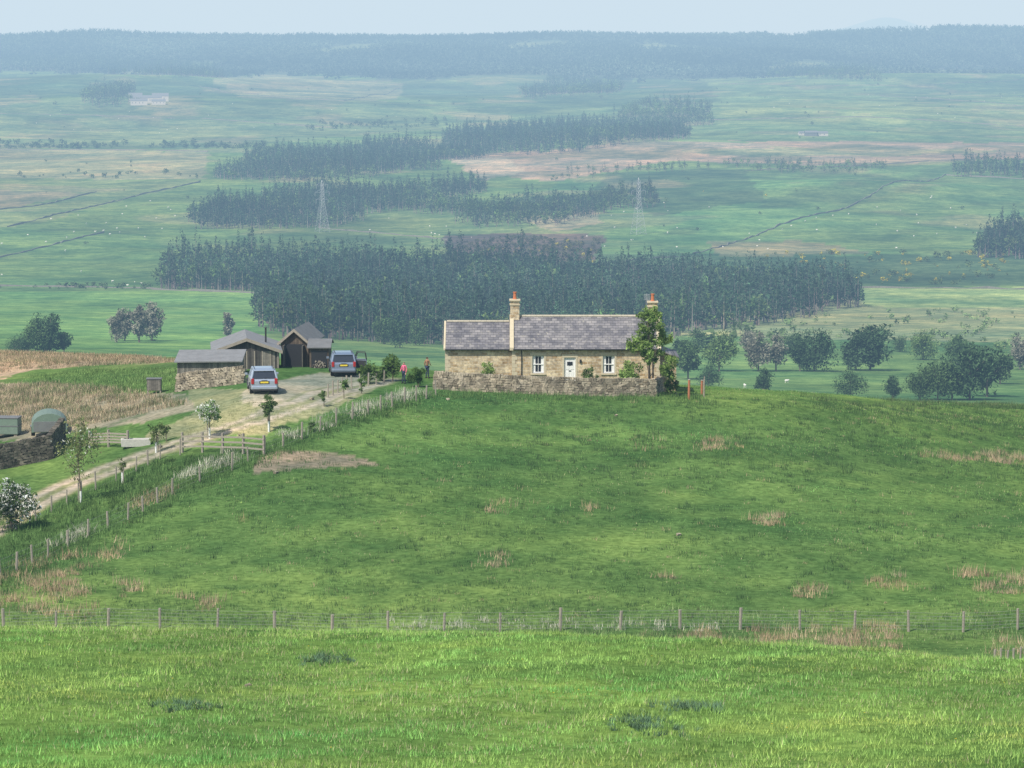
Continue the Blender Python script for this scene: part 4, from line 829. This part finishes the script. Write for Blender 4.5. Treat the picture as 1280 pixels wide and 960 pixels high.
def rails(name,A,B,h,nr,ps):
    e=empty(name,(0,0,0)); b=MB(); n=max(1,round((B-A).length/ps)); d=B-A; rz=math.atan2(d.y,d.x)
    for i in range(n+1):
        q=A.lerp(B,i/n); z=float(H(q.x,q.y)); b.obox(q.x,q.y,z+h/2,.13,.13,h+.3,rz,.01)
    b.make('posts',M_wood,e); b=MB()
    for i in range(n):
        q,r=A.lerp(B,i/n),A.lerp(B,(i+1)/n)
        for k in range(nr):
            f=h*(.35+.55*k/max(nr-1,1)); zq,zr=float(H(q.x,q.y))+f,float(H(r.x,r.y))+f; b.add([(q.x,q.y-.1,zq-.06),(r.x,r.y-.1,zr-.06),(r.x,r.y-.07,zr-.06),(q.x,q.y-.07,zq-.06),(q.x,q.y-.1,zq+.06),(r.x,r.y-.1,zr+.06),(r.x,r.y-.07,zr+.06),(q.x,q.y-.07,zq+.06)],BF)
    b.make('rails',M_wood,e)
rails('timber_rail_fence',G(228,566,180,260),G(330,570,180,260),1.25,3,2.0)
rails('timber_gate',G(112,560,200,270),G(160,560,200,270),1.1,4,2.6)
M_orp=simple('rusty_red_post',(.42,.16,.08),.7,0,.3,.2,5)
for a_,D_,h_ in ((861,243,1.5),(877,250,1.1)):
    q=P(a_,D_); e=empty('marker_post',q); b=MB(); b.tube([(0,0,-.3),(.02,0,h_)],.09,8); b.make('post',M_orp,e); b=MB(); b.tube([(.02,0,h_),(.02,0,h_+.06)],[.11,.03],8); b.make('cap',M_wood,e)
q=G(170,558,190,260); e=empty('stone_trough',q,.1); mobj('trough',[(-1,-.3,0),(1,-.3,0),(1,.3,0),(-1,.3,0),(-1.05,-.35,.55),(1.05,-.35,.55),(1.05,.35,.55),(-1.05,.35,.55),(-.9,-.22,.55),(.9,-.22,.55),(.9,.22,.55),(-.9,.22,.55),(-.85,-.2,.15),(.85,-.2,.15),(.85,.2,.15),(-.85,.2,.15)],
  [(3,2,1,0),(0,1,5,4),(1,2,6,5),(2,3,7,6),(3,0,4,7),(4,5,9,8),(5,6,10,9),(6,7,11,10),(7,4,8,11),(8,9,13,12),(9,10,14,13),(10,11,15,14),(11,8,12,15),(12,13,14,15)],simple('pale_stone',(.55,.53,.48),.9),e,bev=.02)
b=MB()
for (a_,b_,s_) in [(848,670,.25),(310,858,.12),(345,592,.3),(200,560,.3),(560,500,.25),(770,520,.2),(390,500,.3),(300,545,.2)]:
    q=G(a_,b_,52 if b_>800 else 160,100 if b_>800 else 320); b.obox(q.x,q.y,q.z+s_*.2,s_,s_*.8,s_*.6,random.random(),s_*.15)
b.make('loose_stones',M_dry)
M_green=simple('green_sheet_metal',(.17,.23,.18),.6,.1,.4,.2,3); M_rust=simple('rust',(.2,.11,.06),.9)
q=G(62,548,210,280); e=empty('livestock_trailer',q,.15); L=2.6/2
n=12; vs=[];fs=[]
for y_ in (0,3.2):
    vs+=[(-L,y_,.45),(-L,y_,.9)]+[(-L*math.cos(t),y_,.9+.95*math.sin(t)) for t in np.linspace(.0,math.pi,n)][1:-1]+[(L,y_,.9),(L,y_,.45)]
k=len(vs)//2; fs=[tuple(range(k)),tuple(range(2*k-1,k-1,-1))]+[(i,(i+1)%k,k+(i+1)%k,k+i) for i in range(k)]
mobj('body',vs,fs,M_green,e,bev=.02); box('tail_ramp',-L+.15,L-.15,-.06,-.005,.5,1.25,M_tin,e,.01)
for sg in (-1,1):
    b=MB(); b.tube([(sg*L*.8,1.7,.35),(sg*L*1.02,1.7,.35)],.35,16); b.make('wheel_%d'%(sg+1),M_tyre,e); box('mudguard_%d'%(sg+1),sg*L-.1,sg*L+.1,1.2,2.2,.72,.78,M_tin,e)
b=MB(); b.tube([(0,3.2,.5),(0,4.6,.5)],.05,6); b.tube([(0,4.6,.5),(0,4.6,0)],.03,6); b.make('drawbar',M_rust,e)
q=G(8,546,210,280); e=empty('water_tank',q,-.05); box('tank',-1.0,1.0,-.6,.8,.25,1.45,M_green,e,.06); box('lid',-1.04,1.04,-.64,.84,1.45,1.52,M_tin,e,.02); box('band',-1.02,1.02,-.62,.82,.85,.92,M_tin,e)
for i,(sx,sy) in enumerate(((-.8,-.4),(.8,-.4),(.8,.6),(-.8,.6))): box('foot_%d'%i,sx-.12,sx+.12,sy-.12,sy+.12,-.2,.25,M_wood,e)
# ---------------------------------------------------------------- near trees and shrubs
def near_tree(name,px_,py_,D0,D1,h,rx,base,nl,sz,colr,ncl=22,tr=.05,blossom=0,stake=False):
    colr=tuple(min(v*1.35,1) for v in colr)
    q=G(px_,py_,D0,D1) if py_ else P(px_,D0); seed=random.randint(1,99999); e=tree(name,q,h,rx,base,nl,sz,colr,ncl,tr,None,seed)
    if blossom:
        L_,C_b,cc=tree_soup(seed,h,rx*1.06,base,int(nl*blossom),sz*.85,(.85,.84,.77),ncl,.1); soup('blossom',L_,C_b,M_leaf,e)
    if stake: b=MB(); b.tube([(.15,0,-.2),(.15,0,1.3)],.04,6); b.make('stake',M_wood,e); b=MB(); b.tube([(0,0,0),(0,0,.75)],.07,8,False); b.make('tree_guard',M_wpaint,e)
    return e
yl=(.17,.24,.07); lt=(.10,.16,.05); md=(.075,.125,.04)
q=P(812,245.5); e=tree('ash_tree',q,8.0,1.35,1.0,4200,.072,(.23,.33,.10),52,.12,None,11,.75); 
for dx,zz,rr,nn,sd in ((-1.5,1.7,1.15,1500,3),(1.5,2.2,1.05,1400,4),(.2,6.3,.7,700,5),(-1.1,3.9,.9,1000,8),(1.1,4.4,.7,800,9)):
    L_,C2,cc=tree_soup(sd,zz+rr,rr,zz-rr,nn,.072,(.23,.33,.095),16); L_[...,0]+=dx*math.cos(-e.rotation_euler.z); L_[...,1]+=dx*math.sin(-e.rotation_euler.z); soup('crown_part',L_,C2,M_leaf,e)
near_tree('sapling',611,0,247,0,2.1,.95,.4,900,.06,yl,12,.04)
near_tree('garden_shrub',737,0,246.5,0,2.0,.8,.1,900,.06,(.10,.15,.05),12,.03)
near_tree('garden_shrub',655,0,247,0,.9,.5,.0,350,.06,md,8,.02); near_tree('garden_shrub',700,0,248,0,.7,.4,0,250,.06,lt,8,.02); near_tree('garden_shrub',785,0,247,0,1.1,.8,0,500,.06,yl,8,.02)
near_tree('young_tree',491,0,248,0,2.4,.9,.4,1300,.065,(.09,.145,.04),14,.05); near_tree('young_tree',523,0,245,0,1.8,.9,.2,1400,.065,(.075,.13,.035),14,.05)
near_tree('garden_shrub',460,0,246,0,1.7,1.0,.1,900,.07,(.09,.14,.04),12,.04); near_tree('garden_shrub',475,0,248,0,1.3,.9,0,700,.07,md,12,.04)
near_tree('sapling',430,498,225,260,1.6,.45,.4,350,.06,lt,8,.03); near_tree('sapling',405,508,215,260,1.2,.35,.3,250,.06,lt,8,.03); near_tree('sapling',452,492,225,260,1.2,.35,.2,250,.06,lt,8,.03)
near_tree('hawthorn_sapling',262,548,200,250,2.9,1.0,.9,1300,.06,(.12,.20,.06),16,.04,.8,True)
near_tree('young_tree',336,540,200,250,2.8,.65,.8,900,.06,(.085,.13,.045),16,.045,0,True)
near_tree('young_tree',101,628,175,230,5.8,1.9,1.4,1300,.065,(.17,.19,.08),30,.055,.08,True)
near_tree('young_tree',195,566,190,250,2.4,.75,.5,500,.06,(.11,.15,.05),14,.04,0,True); near_tree('young_tree',153,604,185,230,1.9,.4,.6,220,.05,(.11,.15,.05),10,.03,0,True)
near_tree('hawthorn_bush',14,664,165,220,3.2,1.7,.15,3200,.07,(.07,.115,.035),26,.07,.75)
near_tree('rowan_sapling',208,552,200,255,1.5,.4,.4,300,.05,lt,8,.03)
near_tree('hawthorn_sapling',388,540,200,250,.9,.4,.1,300,.05,md,8,.03)
near_tree('garden_shrub',838,0,246,0,1.5,.7,0,900,.06,(.08,.13,.035),12,.03)
near_tree('garden_shrub',640,0,247.5,0,.8,.6,0,300,.06,md,8,.02)
q=cen_poly([(540,500),(880,503),(880,492),(540,490)],236,250,260); tufts('wall_base_grass',q,20,.35,.2,(.10,.17,.055),.04)
q=cen_poly([(860,512),(1300,514),(1300,503),(900,494)],255,325,260); tufts('ridge_rushes',q,26,.45,.3,(.09,.13,.055),.04)
# ---------------------------------------------------------------- haze: valley air absorbs, and its own emission stands in for scattered light
m=bpy.data.materials.new('valley_haze'); m.use_nodes=True; nt=m.node_tree; nt.nodes.clear(); out=nt.nodes.new('ShaderNodeOutputMaterial')
BETA=15e-5
ab=nd(nt,'ShaderNodeVolumeAbsorption'); ab.inputs['Color'].default_value=(.45,.22,0,1); ab.inputs['Density'].default_value=BETA
em=nd(nt,'ShaderNodeEmission'); em.inputs['Color'].default_value=(.63*.55,.76*.78,.86,1); em.inputs['Strength'].default_value=BETA
ad=nd(nt,'ShaderNodeAddShader'); nt.links.new(ab.outputs[0],ad.inputs[0]); nt.links.new(em.outputs[0],ad.inputs[1]); nt.links.new(ad.outputs[0],out.inputs['Volume'])
box('haze_air',-30000,30000,-300,45000,-900,450,m)
# ---------------------------------------------------------------- light
w=bpy.data.worlds.new('World'); scene.world=w; w.use_nodes=True; nt=w.node_tree; bg=nt.nodes['Background']; sky=nt.nodes.new('ShaderNodeTexSky'); sky.sky_type='NISHITA'; sky.sun_disc=False
EL=math.radians(52); sx,sy=-.58,-.81; AZ=math.atan2(sx,sy)
sky.sun_elevation=EL; sky.sun_rotation=AZ%(2*math.pi); sky.air_density=1; sky.dust_density=1.5; sky.ozone_density=1
nt.links.new(sky.outputs[0],bg.inputs[0]); bg.inputs[1].default_value=.145
sd=bpy.data.lights.new('sun','SUN'); sd.energy=4.7; sd.angle=math.radians(.5); sd.color=(1,.965,.90); so=link(bpy.data.objects.new('sun',sd))
hv=Vector((sx,sy,0)).normalized()*math.cos(EL)+Vector((0,0,math.sin(EL))); so.rotation_euler=hv.to_track_quat('Z','Y').to_euler()
cd=bpy.data.cameras.new('camera'); co=link(bpy.data.objects.new('camera',cd)); cd.sensor_width=36; cd.lens=36*FPX/1280; cd.clip_start=.1; cd.clip_end=100000
co.rotation_euler=(math.pi/2-TH,0,0); scene.camera=co
scene.view_settings.view_transform='Standard'; scene.view_settings.look='None'; scene.view_settings.exposure=0
